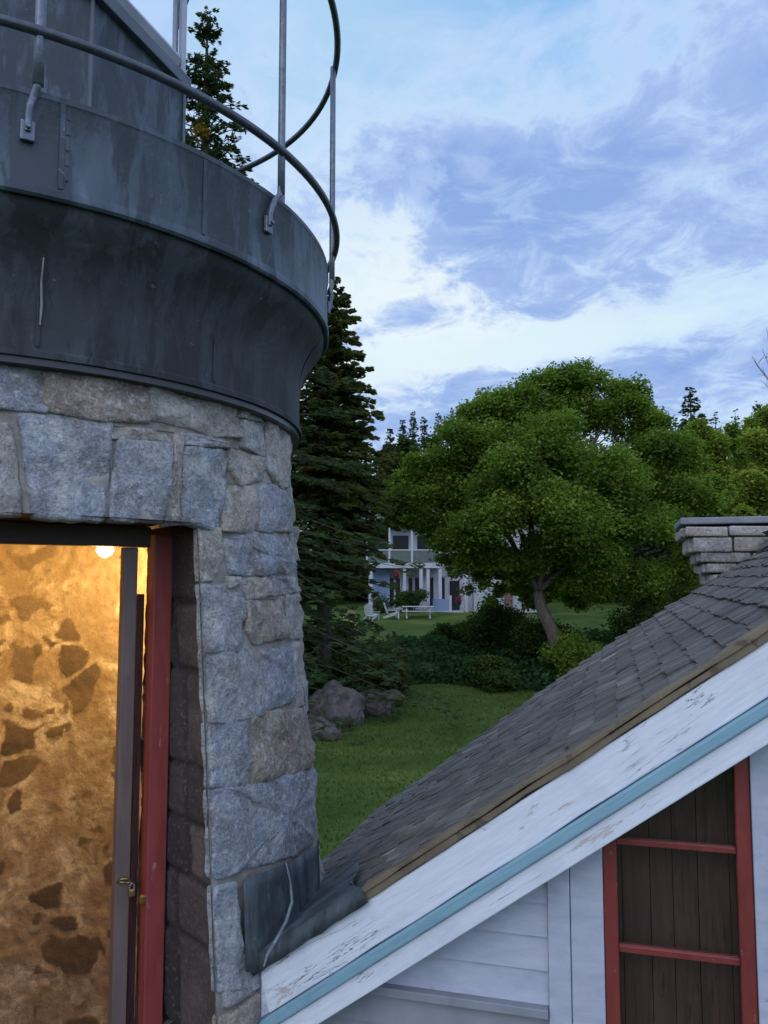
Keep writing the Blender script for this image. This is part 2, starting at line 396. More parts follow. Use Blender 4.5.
def grass_mat():
    m, t, b, o, c = new_mat('mown_grass')
    n = t.noise(c, .35, 6, .6, .4).outputs[0]; f = t.noise(c, 9, 5, .7).outputs[0]
    k = t.m('ADD', t.m('MULTIPLY', n, .65), t.m('MULTIPLY', f, .35))
    col = t.ramp(k, [(.36, (.042, .074, .016)), (.5, (.072, .115, .024)), (.60, (.11, .15, .034)), (.70, (.17, .165, .062))])
    t.l(col, b.inputs['Base Color']); b.inputs['Roughness'].default_value = .95; b.inputs['Specular IOR Level'].default_value = .1
    bump(t, b, t.noise(c, 22, 4, .7).outputs[0], .8, .08); return m

M = dict(
    granite=granite(), mortar=mortar(), reveal=reveal_stone(), inner=inner_stone(),
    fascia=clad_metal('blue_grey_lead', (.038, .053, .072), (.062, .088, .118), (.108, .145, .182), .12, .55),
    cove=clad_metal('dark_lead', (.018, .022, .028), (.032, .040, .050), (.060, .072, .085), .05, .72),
    seam=plain('seam_lead', (.09, .11, .13), .5, .2), deckm=plain('deck_metal', (.08, .09, .10), .7),
    rail=plain('railing_steel', (.075, .085, .105), .42, .55, .3, 30), post=plain('post_steel', (.13, .15, .19), .42, .45, .3, 30),
    red=paint('red_door_paint', (.25, .045, .044), (.34, .070, .066), .42, (.42, .30, .27), .645, (3, 3, .6)),
    red2=paint('red_sash_paint', (.15, .022, .019), (.21, .034, .028), .45, (.36, .27, .24), .635, (3, 3, 1.2)),
    mauve=paint('mauve_door_paint', (.145, .098, .090), (.195, .14, .128), .4, (.30, .24, .22), .74, (3, 3, .5)),
    brown=paint('brown_lintel_paint', (.055, .028, .026), (.085, .045, .040), .6, (.05, .03, .03), .7),
    board=board_paint('weathered_board_paint', (.56, .60, .68), (.72, .745, .80), (.44, .37, .33)),
    frame_w=plain('lantern_frame_paint', (.40, .42, .50), .5, 0, .15),
    white=paint('weathered_white_paint', (.66, .69, .74), (.82, .83, .86), .55, (.42, .36, .30), .70, (1.6, 1.6, 1.6), .35),
    wall=paint('white_clapboard_paint', (.33, .36, .45), (.44, .46, .54), .55, (.30, .28, .27), .65, (1, 1, 3)),
    grey=paint('darker_grey_wall', (.20, .215, .25), (.26, .28, .31), .6, (.14, .13, .13), .74),
    blue=board_paint('pale_blue_paint', (.17, .31, .39), (.23, .39, .47), (.40, .46, .48), .3),
    strip=paint('yellow_brown_wood', (.11, .085, .055), (.19, .15, .095), .75, (.08, .06, .045), .58, (1, 1, 1), .6),
    shingle=shingle_mat(),
    flash=clad_metal('flashing_lead', (.042, .054, .064), (.074, .094, .110), (.13, .16, .18), .05, .7),
    seal=plain('pale_sealant', (.20, .23, .24), .8, 0, .5), plank=paint('dark_plank', (.050, .021, .021), (.115, .052, .046), .7, (.02, .013, .015), .58, (6, 6, .5)),
    glass=glass('window_glass', alpha=.015), brass=plain('brass', (.45, .30, .12), .35, .9), steel=plain('galvanised_steel', (.45, .45, .45), .4, .8),
    bulb=emit('lamp_bulb', (1.0, .76, .36), 5), white_plain=plain('white_house_paint', (.46, .475, .52), .6, 0, .08),
    shade_wall=plain('blue_shaded_white', (.20, .27, .42), .6, 0, .08), dark=plain('dark_opening', (.02, .022, .028), .3), roofd=plain('dark_roof', (.09, .09, .10), .9),
    redf=plain('red_geranium', (.26, .03, .03), .7), green_sh=plain('green_shutter', (.10, .13, .12), .6),
    chair=plain('white_chair_paint', (.52, .53, .56), .6, 0, .05), bluech=plain('pale_blue_chair_paint', (.35, .48, .62), .6, 0, .05), yel=plain('faded_yellow_paint', (.50, .42, .24), .7),
    rock=plain('grey_ledge', (.075, .064, .062), .95, 0, .75, 3.2, .9),
    maple=foliage('maple_leaves', (.080, .132, .028), (.145, .228, .042), (.225, .305, .056)),
    olive=foliage('olive_needles', (.034, .046, .018), (.068, .084, .028), (.13, .13, .040), .35, .6),
    spruce=foliage('spruce_needles', (.020, .034, .018), (.040, .064, .030), (.075, .105, .042), .3, .5),
    far=foliage('far_spruce_needles', (.026, .042, .026), (.045, .070, .040), (.075, .105, .052), .3, .3),
    ygreen=foliage('spring_leaves', (.10, .14, .028), (.20, .265, .045), (.32, .37, .07)),
    bush=foliage('shrub_leaves', (.028, .055, .018), (.055, .095, .028), (.095, .14, .04), .4, .8),
    cones=foliage('yellow_cones', (.10, .06, .01), (.2, .13, .02), (.3, .2, .03), .2, .8),
    ivy=foliage('ground_cover_leaves', (.024, .058, .024), (.042, .092, .036), (.07, .13, .048), .4, .5),
    bark=bark('grey_bark', (.06, .048, .038), (.17, .14, .11)), bark_d=bark('dark_bark', (.035, .028, .022), (.09, .07, .055)),
    grass=grass_mat(), soil=plain('bare_soil', (.05, .04, .03), .95),
)

# ------------------------------------------------------------------ ground
def sst(a, b, x):
    t = np.clip((x - a) / (b - a), 0, 1); return t * t * (3 - 2 * t)
def gz(x, y):
    x = np.asarray(x, float); y = np.asarray(y, float)
    z = -4.6 + 1.75 * sst(34, 45, y + .25 * np.clip(-x, 0, 12)) + .85 * sst(44, 60, y) + 3.0 * sst(75, 140, y)
    z = z + .12 * np.sin(x * .31 + 1) * np.sin(y * .23) + .05 * np.sin(x * .9) * np.cos(y * .7 + 2)
    return z
def build_ground():
    xs = np.concatenate([np.linspace(-900, -60, 14)[:-1], np.linspace(-60, 60, 161), np.linspace(60, 900, 14)[1:]])
    ys = np.concatenate([np.linspace(-300, -20, 8)[:-1], np.linspace(-20, 80, 141), np.linspace(80, 1200, 24)[1:]])
    XX, YY = np.meshgrid(xs, ys); ZZ = gz(XX, YY)
    V = np.stack([XX, YY, ZZ], 2).reshape(-1, 3).tolist(); nx = len(xs)
    F = [(j * nx + i, j * nx + i + 1, (j + 1) * nx + i + 1, (j + 1) * nx + i) for j in range(len(ys) - 1) for i in range(nx - 1)]
    m = MB(); m.add(V, F); o = m.build('lawn', M['grass'], None, smooth=True); tag(o, kind='structure')
build_ground()

# ------------------------------------------------------------------ lighthouse tower
AX = Vector((-1.767, 3.588, 0)); D0 = 4.0
CAMANG = math.atan2(-AX.y, -AX.x)                 # direction from the axis to the viewer
RW = lambda z: 1.335 + .083 * (.6 - z)            # mortar face; stones stand proud of it
def pol(th, r, z): return Vector((AX.x + r * math.cos(th), AX.y + r * math.sin(th), z))
def on_tower(px, py, extra=.02, rfun=RW):
    d = ray(px, py); z = 0
    for _ in range(8):
        r = rfun(z) + extra
        a = d.x * d.x + d.y * d.y; b = -(d.x * AX.x + d.y * AX.y); c = AX.x ** 2 + AX.y ** 2 - r * r
        q = b * b - a * c
        t = (-b - math.sqrt(q)) / a if q > 0 else -b / a
        z = d.z * t
    p = d * t; return math.atan2(p.y - AX.y, p.x - AX.x), z
Z0, ZTOP = -4.9, .70
tower = thing('lighthouse_tower', 'round granite lighthouse tower with dark metal gallery, open railing and lit doorway', 'lighthouse', (AX.x, AX.y, -4.6))

# door opening
thC, _ = on_tower(66, 600, 0)
dN = Vector((math.cos(thC), math.sin(thC), 0)); dT = Vector((-dN.y, dN.x, 0))    # outward, to the viewer's right
thR, _ = on_tower(198, 560, 0)
HW = math.sin(thR - thC) * RW(0)
thL = thC - (thR - thC)
zH = on_tower(100, 517, 0)[1]; zF = -2.35
RI = .93
def build_shell():
    m = MB()
    ths = sorted(set([thL, thR] + list(np.linspace(thR, thL + 2 * math.pi, 97)) + list(np.linspace(thL, thR, 13))))
    zs = sorted(set([Z0, zF, zH, ZTOP] + list(np.linspace(Z0, ZTOP, 24))))
    for i in range(len(ths) - 1):
        for j in range(len(zs) - 1):
            a, b = ths[i], ths[i + 1]; za, zb = zs[j], zs[j + 1]
            if a >= thL - 1e-6 and b <= thR + 1e-6 and za >= zF - 1e-6 and zb <= zH + 1e-6: continue
            m.quad(pol(a, RW(za), za), pol(b, RW(za), za), pol(b, RW(zb), zb), pol(a, RW(zb), zb))
    o = m.build('stone_wall_core', M['mortar'], tower, fix=False); return o
build_shell()
thi = math.asin(HW / RI)
def grid_mesh(name, P, A, mat, parent):
    ni, nj = len(P), len(P[0]); o0 = origin_of(parent)
    me = bpy.data.meshes.new(name)
    me.from_pydata([tuple(Vector(q) - o0) for row in P for q in row], [], [(i * nj + j, (i + 1) * nj + j, (i + 1) * nj + j + 1, i * nj + j + 1) for i in range(ni - 1) for j in range(nj - 1)])
    a = me.attributes.new('tint', 'FLOAT', 'POINT'); a.data.foreach_set('value', np.array(A, np.float32).ravel())
    me.polygons.foreach_set('use_smooth', [True] * len(me.polygons)); me.materials.append(mat); me.update()
    o = bpy.data.objects.new(name, me); COL.objects.link(o); o.parent = parent; return o
def smooth01(a, b, x): x = max(0, min(1, (x - a) / (b - a))); return x * x * (3 - 2 * x)
def build_inner():
    a0, a1 = thC + thi, thC - thi + 2 * math.pi; am = thC + math.pi
    A = list(np.linspace(a0, am - 1.2, 22)[:-1]) + list(np.linspace(am - 1.2, am + 1.2, 170)) + list(np.linspace(am + 1.2, a1, 22)[1:])
    zs = list(np.linspace(zF - .7, .66, 240))
    P, At = [], []
    for th in A:
        pr, ar = [], []
        for z in zs:
            q = Vector((th * RI * 3.6, z * 5.2, 3.0)); w_ = noise.noise_vector(q * 1.3) * .38
            ds, ps = noise.voronoi(q + w_)
            edge = smooth01(.03, .20, ds[1] - ds[0])                       # 0 in the joints, 1 on the stones
            rnd = noise.cell(ps[0] * 7.31) * .5 + .5
            sm = noise.fractal(Vector((th * 3.1, z * 3.3, 9)), .8, 2.1, 5)  # where mortar was smeared over the stones
            bare = smooth01(.04, .20, sm * .62 + (rnd - .55) * .75) * edge
            fine = noise.fractal(Vector((th * 22, z * 22, 1)), .7, 2, 4)
            h = .004 * bare + .006 * (1 - edge) * smooth01(.05, -.35, sm) + .007 * sm + .005 * fine
            pr.append(pol(th, RI - h, z)); ar.append(bare)
        P.append(pr); At.append(ar)
    grid_mesh('inner_wall', P[::-1], At[::-1], M['inner'], tower)
    m = MB()
    A = list(np.linspace(thC - thi, thC + thi, 11))
    for i in range(10): m.quad(pol(A[i + 1], RI, zH), pol(A[i], RI, zH), pol(A[i], RI, .66), pol(A[i + 1], RI, .66))
    m.build('inner_header', M['inner'], tower, fix=False)
    m = MB(); n = 48; P = [pol(2 * math.pi * k / n, RI + .04, 0) for k in range(n)]
    m.prism([p + Vector((0, 0, .62)) for p in P], (0, 0, .05)); m.build('ceiling', plain('inner_ceiling', (.55, .50, .40), .9), tower)
    m = MB(); m.prism([p + Vector((0, 0, zF - .75)) for p in P], (0, 0, .12)); m.build('inner_floor', plain('inner_floor', (.14, .11, .09), .9), tower)
build_inner()
def build_reveal():
    random.seed(41)
    for s in (-1, 1):
        th_o = thR if s > 0 else thL; A_in = math.sqrt(RI ** 2 - HW ** 2)
        cs = [zF]
        while cs[-1] < zH: cs.append(cs[-1] + random.uniform(.17, .34))
        sp = [random.choice([.35, .5, .62, 1.5, 1.5]) for _ in cs]; tn = [[random.random(), random.random()] for _ in cs]
        zs = list(np.linspace(zF, zH, 220)); P, A = [], []
        for i in range(31):
            k = i / 30; pr, ar = [], []
            for z in zs:
                zz = z + .014 * noise.noise(Vector((k * 2.2, z * 3, s * 5.0)))
                c = max(q for q in range(len(cs)) if cs[q] <= max(zz, zF)); kk = k + .05 * noise.noise(Vector((z * 6, 2, s)))
                e = min(abs(zz - cs[c]), abs((cs[c + 1] if c + 1 < len(cs) else zH + .3) - zz), abs(kk - sp[c]) * .42)
                side = 0 if kk < sp[c] else 1
                h = .016 * (1 - smooth01(.003, .022, e)) + .010 * abs(noise.fractal(Vector((k * 3, z * 9, s * 3.0)), .8, 2, 4)) + .010 * tn[c][side]
                po = pol(th_o, RW(z) + .004, z); pi_ = AX + dN * A_in + dT * (s * HW) + Vector((0, 0, z)); q = po.lerp(pi_, k)
                h *= smooth01(0, .07, k); pr.append(q + dT * (s * h)); ar.append(tn[c][side] * smooth01(.002, .014, e))
            P.append(pr); A.append(ar)
        if s < 0: P, A = P[::-1], A[::-1]
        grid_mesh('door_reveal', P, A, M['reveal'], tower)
    m = MB(); n = 10; A_in = math.sqrt(RI ** 2 - HW ** 2)
    for i in range(n):
        ta, tb = thL + (thR - thL) * i / n, thL + (thR - thL) * (i + 1) / n
        ia, ib = thC - thi + 2 * thi * i / n, thC - thi + 2 * thi * (i + 1) / n
        m.quad(pol(ta, RW(zH) + .02, zH), pol(tb, RW(zH) + .02, zH), pol(ib, RI, zH), pol(ia, RI, zH))
    m.build('door_soffit', M['brown'], tower)
    m = MB()
    for i in range(n):
        ta, tb = thL + (thR - thL) * i / n, thL + (thR - thL) * (i + 1) / n
        ia, ib = thC - thi + 2 * thi * i / n, thC - thi + 2 * thi * (i + 1) / n
        m.quad(pol(ta, RW(zF) + .02, zF), pol(tb, RW(zF) + .02, zF), pol(ib, RI, zF), pol(ia, RI, zF))
    m.build('door_sill', M['mortar'], tower)
build_reveal()

# stones, each given by its outline on the wall
def stone_poly(m, poly, tint, proud=.014, rough=.006, rnd=.13):
    # poly: list of (theta*R, z) ; resample with rounded corners and jitter
    P = [Vector((a, b)) for a, b in poly]; n = len(P); c = sum(P, Vector((0, 0))) / n
    area = abs(sum(P[i].x * P[(i + 1) % n].y - P[(i + 1) % n].x * P[i].y for i in range(n))) / 2
    size = math.sqrt(area)
    out = []
    for i in range(n):
        a, b, d = P[i - 1], P[i], P[(i + 1) % n]
        r1 = min(rnd * size * .5, (a - b).length * .4); r2 = min(rnd * size * .5, (d - b).length * .4)
        p1 = b + (a - b).normalized() * r1; p2 = b + (d - b).normalized() * r2
        for k in range(4):
            t = k / 3; out.append(p1 * (1 - t) ** 2 + b * 2 * t * (1 - t) + p2 * t * t)
        seg = (P[(i + 1) % n] - b).length; ns = max(1, int(seg / .04))
        e2 = d + (b - d).normalized() * min(rnd * size * .5, (d - b).length * .4)
        for k in range(1, ns): out.append(p2.lerp(e2, k / ns))
    seed = random.random() * 50; K = len(out)
    ring = []
    for p in out:
        j = (noise.noise(Vector((p.x * 14, p.y * 14, seed))) + .6 * noise.noise(Vector((p.x * 40, p.y * 40, seed)))) * rough * 1.1
        ring.append(p + (p - c).normalized() * j if (p - c).length > 1e-6 else p)
    levels = [(1.0, -.022), (.985, proud * .35), (.955, proud * .75), (.90, proud), (.72, proud * 1.1), (.5, proud * 1.15), (.27, proud * 1.12)]
    V = []
    for k, (s, h) in enumerate(levels):
        for p in ring:
            q = c + (p - c) * s
            hh = h
            if k >= 2: hh += rough * 2.2 * noise.fractal(Vector((q.x * 7, q.y * 7, seed)), .6, 2, 4)
            R0 = RW(q.y); V.append(pol(q.x / R0, R0 + hh, q.y))
    R0 = RW(c.y); V.append(pol(c.x / R0, R0 + proud * 1.12 + rough * noise.noise(Vector((c.x * 7, c.y * 7, seed))), c.y))
    F = []
    for k in range(len(levels) - 1):
        for i in range(K): F.append((k * K + i, k * K + (i + 1) % K, (k + 1) * K + (i + 1) % K, (k + 1) * K + i))
    L = (len(levels) - 1) * K
    for i in range(K): F.append((L + i, L + (i + 1) % K, len(V) - 1))
    m.add(V, F, tint)
def from_px(pts):
    out = []
    for x, y in pts:
        th, z = on_tower(x, y)
        if z < zH - .03 and th < thR + .004: th = thR + .004
        out.append((th * RW(z), z))
    c = (sum(a for a, b in out) / len(out), sum(b for a, b in out) / len(out)); res = []
    for a, b in out:
        d = math.hypot(a - c[0], b - c[1]); k = 1 + .019 / max(d, .02)
        res.append((max(c[0] + (a - c[0]) * k, (thR + .003) * RW(b)) if b < zH - .03 else c[0] + (a - c[0]) * k, c[1] + (b - c[1]) * k))
    return res
STONES = [
 ([(-40, 354), (44, 366), (45, 409), (-40, 405)], .12), ([(49, 369), (98, 374), (147, 382), (149, 420), (100, 416), (50, 408)], .80),
 ([(153, 386), (200, 391), (240, 401), (242, 437), (214, 433), (190, 424), (156, 418)], .52),
 ([(-60, 420), (9, 427), (21, 512), (-60, 510)], .45), ([(20, 417), (66, 420), (113, 424), (103, 516), (70, 516), (37, 514)], .10),
 ([(116, 426), (173, 432), (173, 441), (118, 438)], .95), ([(121, 442), (174, 445), (165, 519), (113, 517)], .22),
 ([(177, 440), (186, 438), (184, 460), (182, 519), (168, 520)], .72), ([(188, 449), (230, 452), (226, 485), (219, 525), (185, 522)], .08),
 ([(188, 433), (205, 437), (230, 443), (229, 448), (188, 444)], .3),
 ([(244, 406), (268, 411), (269, 423), (244, 417)], .7), ([(245, 421), (267, 427), (266, 455), (244, 446)], .38),
 ([(271, 419), (282, 425), (290, 434), (291, 460), (292, 485), (281, 486), (269, 466)], .55),
 ([(233, 449), (264, 459), (266, 479), (242, 484), (234, 468)], .62), ([(262, 488), (276, 487), (293, 505), (294, 532), (263, 530)], .12),
 ([(230, 487), (257, 488), (259, 531), (226, 529)], .66),
 ([(200, 532), (220, 531), (228, 553), (215, 577), (201, 578)], .58), ([(228, 540), (262, 535), (291, 541), (299, 565), (290, 573), (234, 575), (231, 553)], .18),
 ([(232, 578), (242, 578), (243, 585), (233, 586)], .5), ([(202, 588), (244, 586), (247, 605), (245, 648), (208, 652)], .28),
 ([(246, 580), (273, 577), (275, 594), (250, 599)], .60), ([(277, 577), (297, 578), (300, 591), (278, 596)], .35),
 ([(250, 603), (287, 599), (290, 637), (259, 642), (251, 630)], .76), ([(291, 597), (302, 595), (304, 636), (293, 638)], .4),
 ([(207, 656), (247, 652), (268, 677), (267, 712), (236, 719), (211, 723)], .30), ([(267, 653), (295, 647), (299, 682), (296, 700), (271, 708)], .06),
 ([(297, 646), (304, 643), (309, 703), (301, 707)], .45), ([(208, 728), (248, 719), (251, 784), (208, 788)], .14),
 ([(252, 716), (280, 712), (309, 708), (316, 755), (313, 766), (284, 775), (254, 784)], .78),
 ([(208, 792), (252, 787), (283, 779), (317, 768), (317, 800), (316, 840), (300, 852), (250, 868), (209, 886)], .10),
 ([(212, 894), (240, 886), (244, 985), (214, 994)], .20),
]
def build_stones():
    m = MB()
    for pts, t in STONES: stone_poly(m, from_px(pts), t, proud=.013 if len(pts) > 4 else .011, rough=.009)
    random.seed(11)
    # rest of the round wall, out of the picture or turned away: random courses
    thmax = on_tower(330, 600)[0] + .10
    z = Z0
    zs = [Z0]
    while zs[-1] < ZTOP - .2: zs.append(zs[-1] + random.uniform(.17, .30))
    zs[-1] = ZTOP - .01
    for k in range(len(zs) - 1):
        za, zb = zs[k], zs[k + 1]; R0 = RW((za + zb) / 2)
        a = thmax + random.uniform(0, .03) if zb > -1.16 else (thR + .006 if zb > zF else thC - .9)
        end = thL + 2 * math.pi - .02 if zb > zF else thC - .9 + 2 * math.pi
        if za >= zH - .05: end = thC - .33 + 2 * math.pi
        while a < end - .06:
            b = min(end, a + random.uniform(.16, .36))
            if end - b < .1: b = end
            g = .006; j = lambda: random.uniform(-.008, .008)
            stone_poly(m, [(a * R0 + g + j(), za + g), (b * R0 - g + j(), za + g), (b * R0 - g + j(), zb - g + j()), (a * R0 + g + j(), zb - g + j())], random.random(), .013, .009)
            a = b
    m.build('stone_facing', M['granite'], tower, smooth=True, fix=False)
build_stones()

# metal gallery: cove, fascia drum and deck, turned as one profile each
def lathe(name, prof, mat, n=128, seg=None, smooth=True, a0=0, a1=2 * math.pi, parent=None):
    m = MB(); V = []; K = len(prof)
    pt = [random.random() for _ in range(11)]
    for i in range(n + 1):
        th = a0 + (a1 - a0) * i / n
        for r, z in prof: V.append(pol(th, r + .004 * noise.noise(Vector((th * 6, z * 4, r))), z))
    F = [(i * K + j, (i + 1) * K + j, (i + 1) * K + j + 1, i * K + j + 1) for i in range(n) for j in range(K - 1)]
    m.add(V, F); m.t = [pt[int(i / n * 10.999)] for i in range(n) for j in range(K - 1)]; o = m.build(name, mat, parent or tower, smooth=smooth, fix=False)
    md = o.modifiers.new('edges', 'EDGE_SPLIT'); md.split_angle = R_(35)
    return o
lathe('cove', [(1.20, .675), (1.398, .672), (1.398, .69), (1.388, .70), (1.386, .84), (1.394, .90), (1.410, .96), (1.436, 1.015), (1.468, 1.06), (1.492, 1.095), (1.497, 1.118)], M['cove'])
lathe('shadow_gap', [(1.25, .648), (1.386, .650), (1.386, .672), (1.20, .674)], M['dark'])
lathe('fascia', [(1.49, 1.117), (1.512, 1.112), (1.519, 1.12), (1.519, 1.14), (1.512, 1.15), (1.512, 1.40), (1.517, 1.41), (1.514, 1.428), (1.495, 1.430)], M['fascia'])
lathe('deck', [(1.496, 1.426), (1.2, 1.432), (.3, 1.436), (.0, 1.437)], M['deckm'])
for px in (60, 205):
    th, _ = on_tower(px, 200, 0, lambda z: 1.516)
    m = MB(); m.obox(pol(th, 1.513, 1.287), (math.cos(th) * .003, math.sin(th) * .003, 0), (-math.sin(th) * .007, math.cos(th) * .007, 0), (0, 0, .138))
    for q in range(5 if px < 100 else 0): m.tube([pol(th + .011, 1.512, 1.18 + .047 * q), pol(th + .011, 1.516, 1.18 + .047 * q)], .0034, 6)
    m.build('seam', M['fascia'], tower)
for px, py, r in ((39, 310, 1.39), (215, 350, 1.39)):
    th, _ = on_tower(px, py, 0, lambda z: 1.39)
    m = MB(); m.obox(pol(th, 1.389, .80), (math.cos(th) * .003, math.sin(th) * .003, 0), (-math.sin(th) * .006, math.cos(th) * .006, 0), (0, 0, .095))
    m.build('seam', M['cove'], tower, bevel=.003)
m = MB(); th, _ = on_tower(40, 320, 0, lambda z: 1.395)
m.tube([pol(th, 1.398, .77), pol(th + .002, 1.397, .83), pol(th - .001, 1.402, .90), pol(th, 1.42, .97)], [.002, .004, .003, .002], 6); m.build('drip_mark', M['seal'], tower)

# lantern: eight sided
LV = .84; A0 = CAMANG + R_(67.3)
def LVp(k, r, z): a = A0 + k * math.pi / 4; return Vector((AX.x + r * math.cos(a), AX.y + r * math.sin(a), z))
zS = (lambda p: p.z)(on_plane(112, 4, LVp(-1, LV, 0), ((LVp(-1, LV, 0) + LVp(0, LV, 0)) / 2 - AX).normalized()))
ZR = zS + .66
def build_lantern():
    m = MB()
    for k in range(8): m.quad(LVp(k, LV, 1.43), LVp(k + 1, LV, 1.43), LVp(k + 1, LV, zS - .05), LVp(k, LV, zS - .05))
    o = m.build('lantern_base', M['fascia'], tower, fix=False)
    for k in range(8):
        m = MB(); m.tube([LVp(k, LV + .002, 1.432), LVp(k, LV + .002, zS - .05)], .010, 6); m.build('corner_seam', M['seam'], tower)
    m = MB()
    for k in range(8):
        a, b = LVp(k, LV + .035, zS - .03), LVp(k + 1, LV + .035, zS - .03); c, d = LVp(k + 1, LV - .06, zS - .03), LVp(k, LV - .06, zS - .03)
        m.prism([a + Vector((0, 0, -.03)), b + Vector((0, 0, -.03)), c + Vector((0, 0, -.03)), d + Vector((0, 0, -.03))], (0, 0, .06))
    m.build('lantern_sill', M['seam'], tower, bevel=.004)
    for k in range(8):
        m = MB(); m.tube([LVp(k, LV - .01, zS), LVp(k, LV - .01, ZR + .02)], .018, 6); m.build('glazing_post', M['frame_w'], tower)
        m = MB(); a, b = LVp(k, LV - .03, 0), LVp(k + 1, LV - .03, 0)
        m.quad(a + Vector((0, 0, zS)), b + Vector((0, 0, zS)), b + Vector((0, 0, ZR)), a + Vector((0, 0, ZR)))
        pn = m.build('lantern_pane', M['glass'], tower)
        m = MB(); m.tube([a.lerp(b, .06) + Vector((0, 0, zS + .02)), a.lerp(b, .72) + Vector((0, 0, ZR))], .016, 6); m.tube([a.lerp(b, .03) + Vector((0, 0, zS + .075)), a.lerp(b, .97) + Vector((0, 0, zS + .075))], .034, 6); m.build('sash_frame', M['frame_w'], pn)
    m = MB()
    for k in range(8):
        m.quad(LVp(k, LV + .10, ZR), LVp(k + 1, LV + .10, ZR), LVp(k + 1, LV + .10, ZR + .06), LVp(k, LV + .10, ZR + .06))
        m.quad(LVp(k, LV + .10, ZR), LVp(k, .3, ZR + .001), LVp(k + 1, .3, ZR + .001), LVp(k + 1, LV + .10, ZR))
        m.quad(LVp(k, LV + .10, ZR + .06), LVp(k + 1, LV + .10, ZR + .06), LVp(k + 1, .08, ZR + .55), LVp(k, .08, ZR + .55))
    m.build('lantern_roof', plain('lantern_roof_metal', (.075, .06, .055), .6, .2), tower, fix=False)
    m = MB(); m.tube([AX + Vector((0, 0, ZR + .5)), AX + Vector((0, 0, ZR + .60)), AX + Vector((0, 0, ZR + .72)), AX + Vector((0, 0, ZR + .78))], [.09, .12, .10, .02], 14); m.build('vent_ball', M['seam'], tower)
    # pale blind seen through the glazing
    m = MB()
    for k in range(8): m.quad(LVp(k, .62, zS - .04), LVp(k + 1, .62, zS - .04), LVp(k + 1, .62, ZR + .02), LVp(k, .62, ZR + .02))
    m.build('lantern_blind', plain('pale_blind', (.55, .57, .66), .8), tower)
build_lantern()

# railing
RR = 1.551
def ringpts(r, z, n=160): return [pol(2 * math.pi * k / n, r, z) for k in range(n)]
for z in (1.586, 2.531):
    m = MB(); m.tube(ringpts(RR, z), .0155, 8, closed=True); m.build('rail', M['rail'], tower, smooth=True)
betas = [3.9, 38.2, 73.5, 103.5, 139.5, 175.5, 211.5, 247.5, 283.5, 324.0]
for i, bt in enumerate(betas):
    th = CAMANG + R_(bt)
    m = MB(); r0 = RR - .012
    m.tube([pol(th, r0, 1.43), pol(th, r0, 1.6), pol(th, r0, 2.0), pol(th, r0, 2.53)], .0135 if i else .0165, 8)
    po = m.build('rail_post', M['post'], tower, smooth=True)
    s = -1
    k = .014 if i == 0 else .034
    m = MB(); m.tube([pol(th, r0, 1.47), pol(th - .1 * k, r0 - .002, 1.425), pol(th - .5 * k, r0 - .012, 1.395), pol(th - .9 * k, 1.533, 1.365), pol(th - k, 1.528, 1.335), pol(th - k, 1.527, 1.29)], [.012, .012, .0115, .011, .011, .010], 7)
    e = Vector((math.cos(th), math.sin(th), 0)); t_ = Vector((-e.y, e.x, 0))
    m.obox(pol(th - k, 1.520, 1.295), e * .007, t_ * .020, Vector((0, 0, .030)))
    m.tube([pol(th - k, 1.531, 1.302), pol(th - k, 1.545, 1.302)], .009, 6)
    m.build('bracket', M['post'], po, smooth=False, bevel=.003)

# door frame and door
def DP(a, b, z): return AX + dN * a + dT * b + Vector((0, 0, z))
def door_b(px, py, a):
    p = on_plane(px, py, AX + dN * a, dN); return (p - AX).dot(dT)
aJ = 1.05
bj0, bj1 = door_b(151, 700, aJ), door_b(170, 700, aJ)
bj1 = max(bj1, HW - .004)
def dbox(name, a0, a1, b0, b1, z0, z1, mat, parent=tower, bevel=.004):
    m = MB(); m.obox(DP((a0 + a1) / 2, (b0 + b1) / 2, (z0 + z1) / 2), dN * ((a1 - a0) / 2), dT * ((b1 - b0) / 2), Vector((0, 0, (z1 - z0) / 2)))
    return m.build(name, mat, parent, bevel=bevel)
zJ = on_plane(160, 535, AX + dN * aJ, dN).z
frame = dbox('door_frame', aJ - .055, aJ, bj0, bj1, zF + .002, zJ, M['red'])
dbox('frame_stop', aJ - .075, aJ - .056, bj0 + .004, bj0 + .03, zF + .002, zJ - .002, M['red'], frame, .002)
zh0 = on_plane(60, 545, AX + dN * (aJ - .02), dN).z
dbox('frame_head', aJ - .075, aJ - .004, -HW + .002, bj0 - .012, zh0, zH - .002, M['brown'], frame)
aD = aJ - .02
bs0, bs1 = door_b(117.5, 800, aD), door_b(132, 800, aD)
door = dbox('door', aD - .04, aD, bs0, bs1, zF + .02, zh0 - .002, M['mauve'])
dbox('door_hinge_stile', aD - .04, aD, -HW + .03, -HW + .10, zF + .02, zh0 - .002, M['mauve'], door)
dbox('door_bottom_rail', aD - .038, aD - .002, -HW + .101, bs0 - .001, zF + .02, zF + .16, M['mauve'], door)
zl = on_plane(125, 880, AX + dN * aD, dN).z
m = MB(); cx = (bs0 + bs1) / 2
m.tube([DP(aD + .004, cx - .018, zl), DP(aD + .012, cx - .008, zl + .010), DP(aD + .014, cx + .012, zl + .008), DP(aD + .012, cx + .026, zl - .004), DP(aD + .006, cx + .02, zl - .010), DP(aD + .010, cx, zl - .004), DP(aD + .004, cx - .018, zl)], .0042, 6)
m.build('hasp', M['brass'], door, smooth=True)
m = MB(); m.obox(DP(aD + .008, bj0 - .008, zl - .075), dN * .010, dT * .011, Vector((0, 0, .013))); m.build('latch_staple', M['brass'], frame, bevel=.003)
pl = thing('padlock', 'small brass padlock and chain hanging on the red door jamb', 'padlock', tuple(DP(aD + .014, cx + .026, zl - .03)))
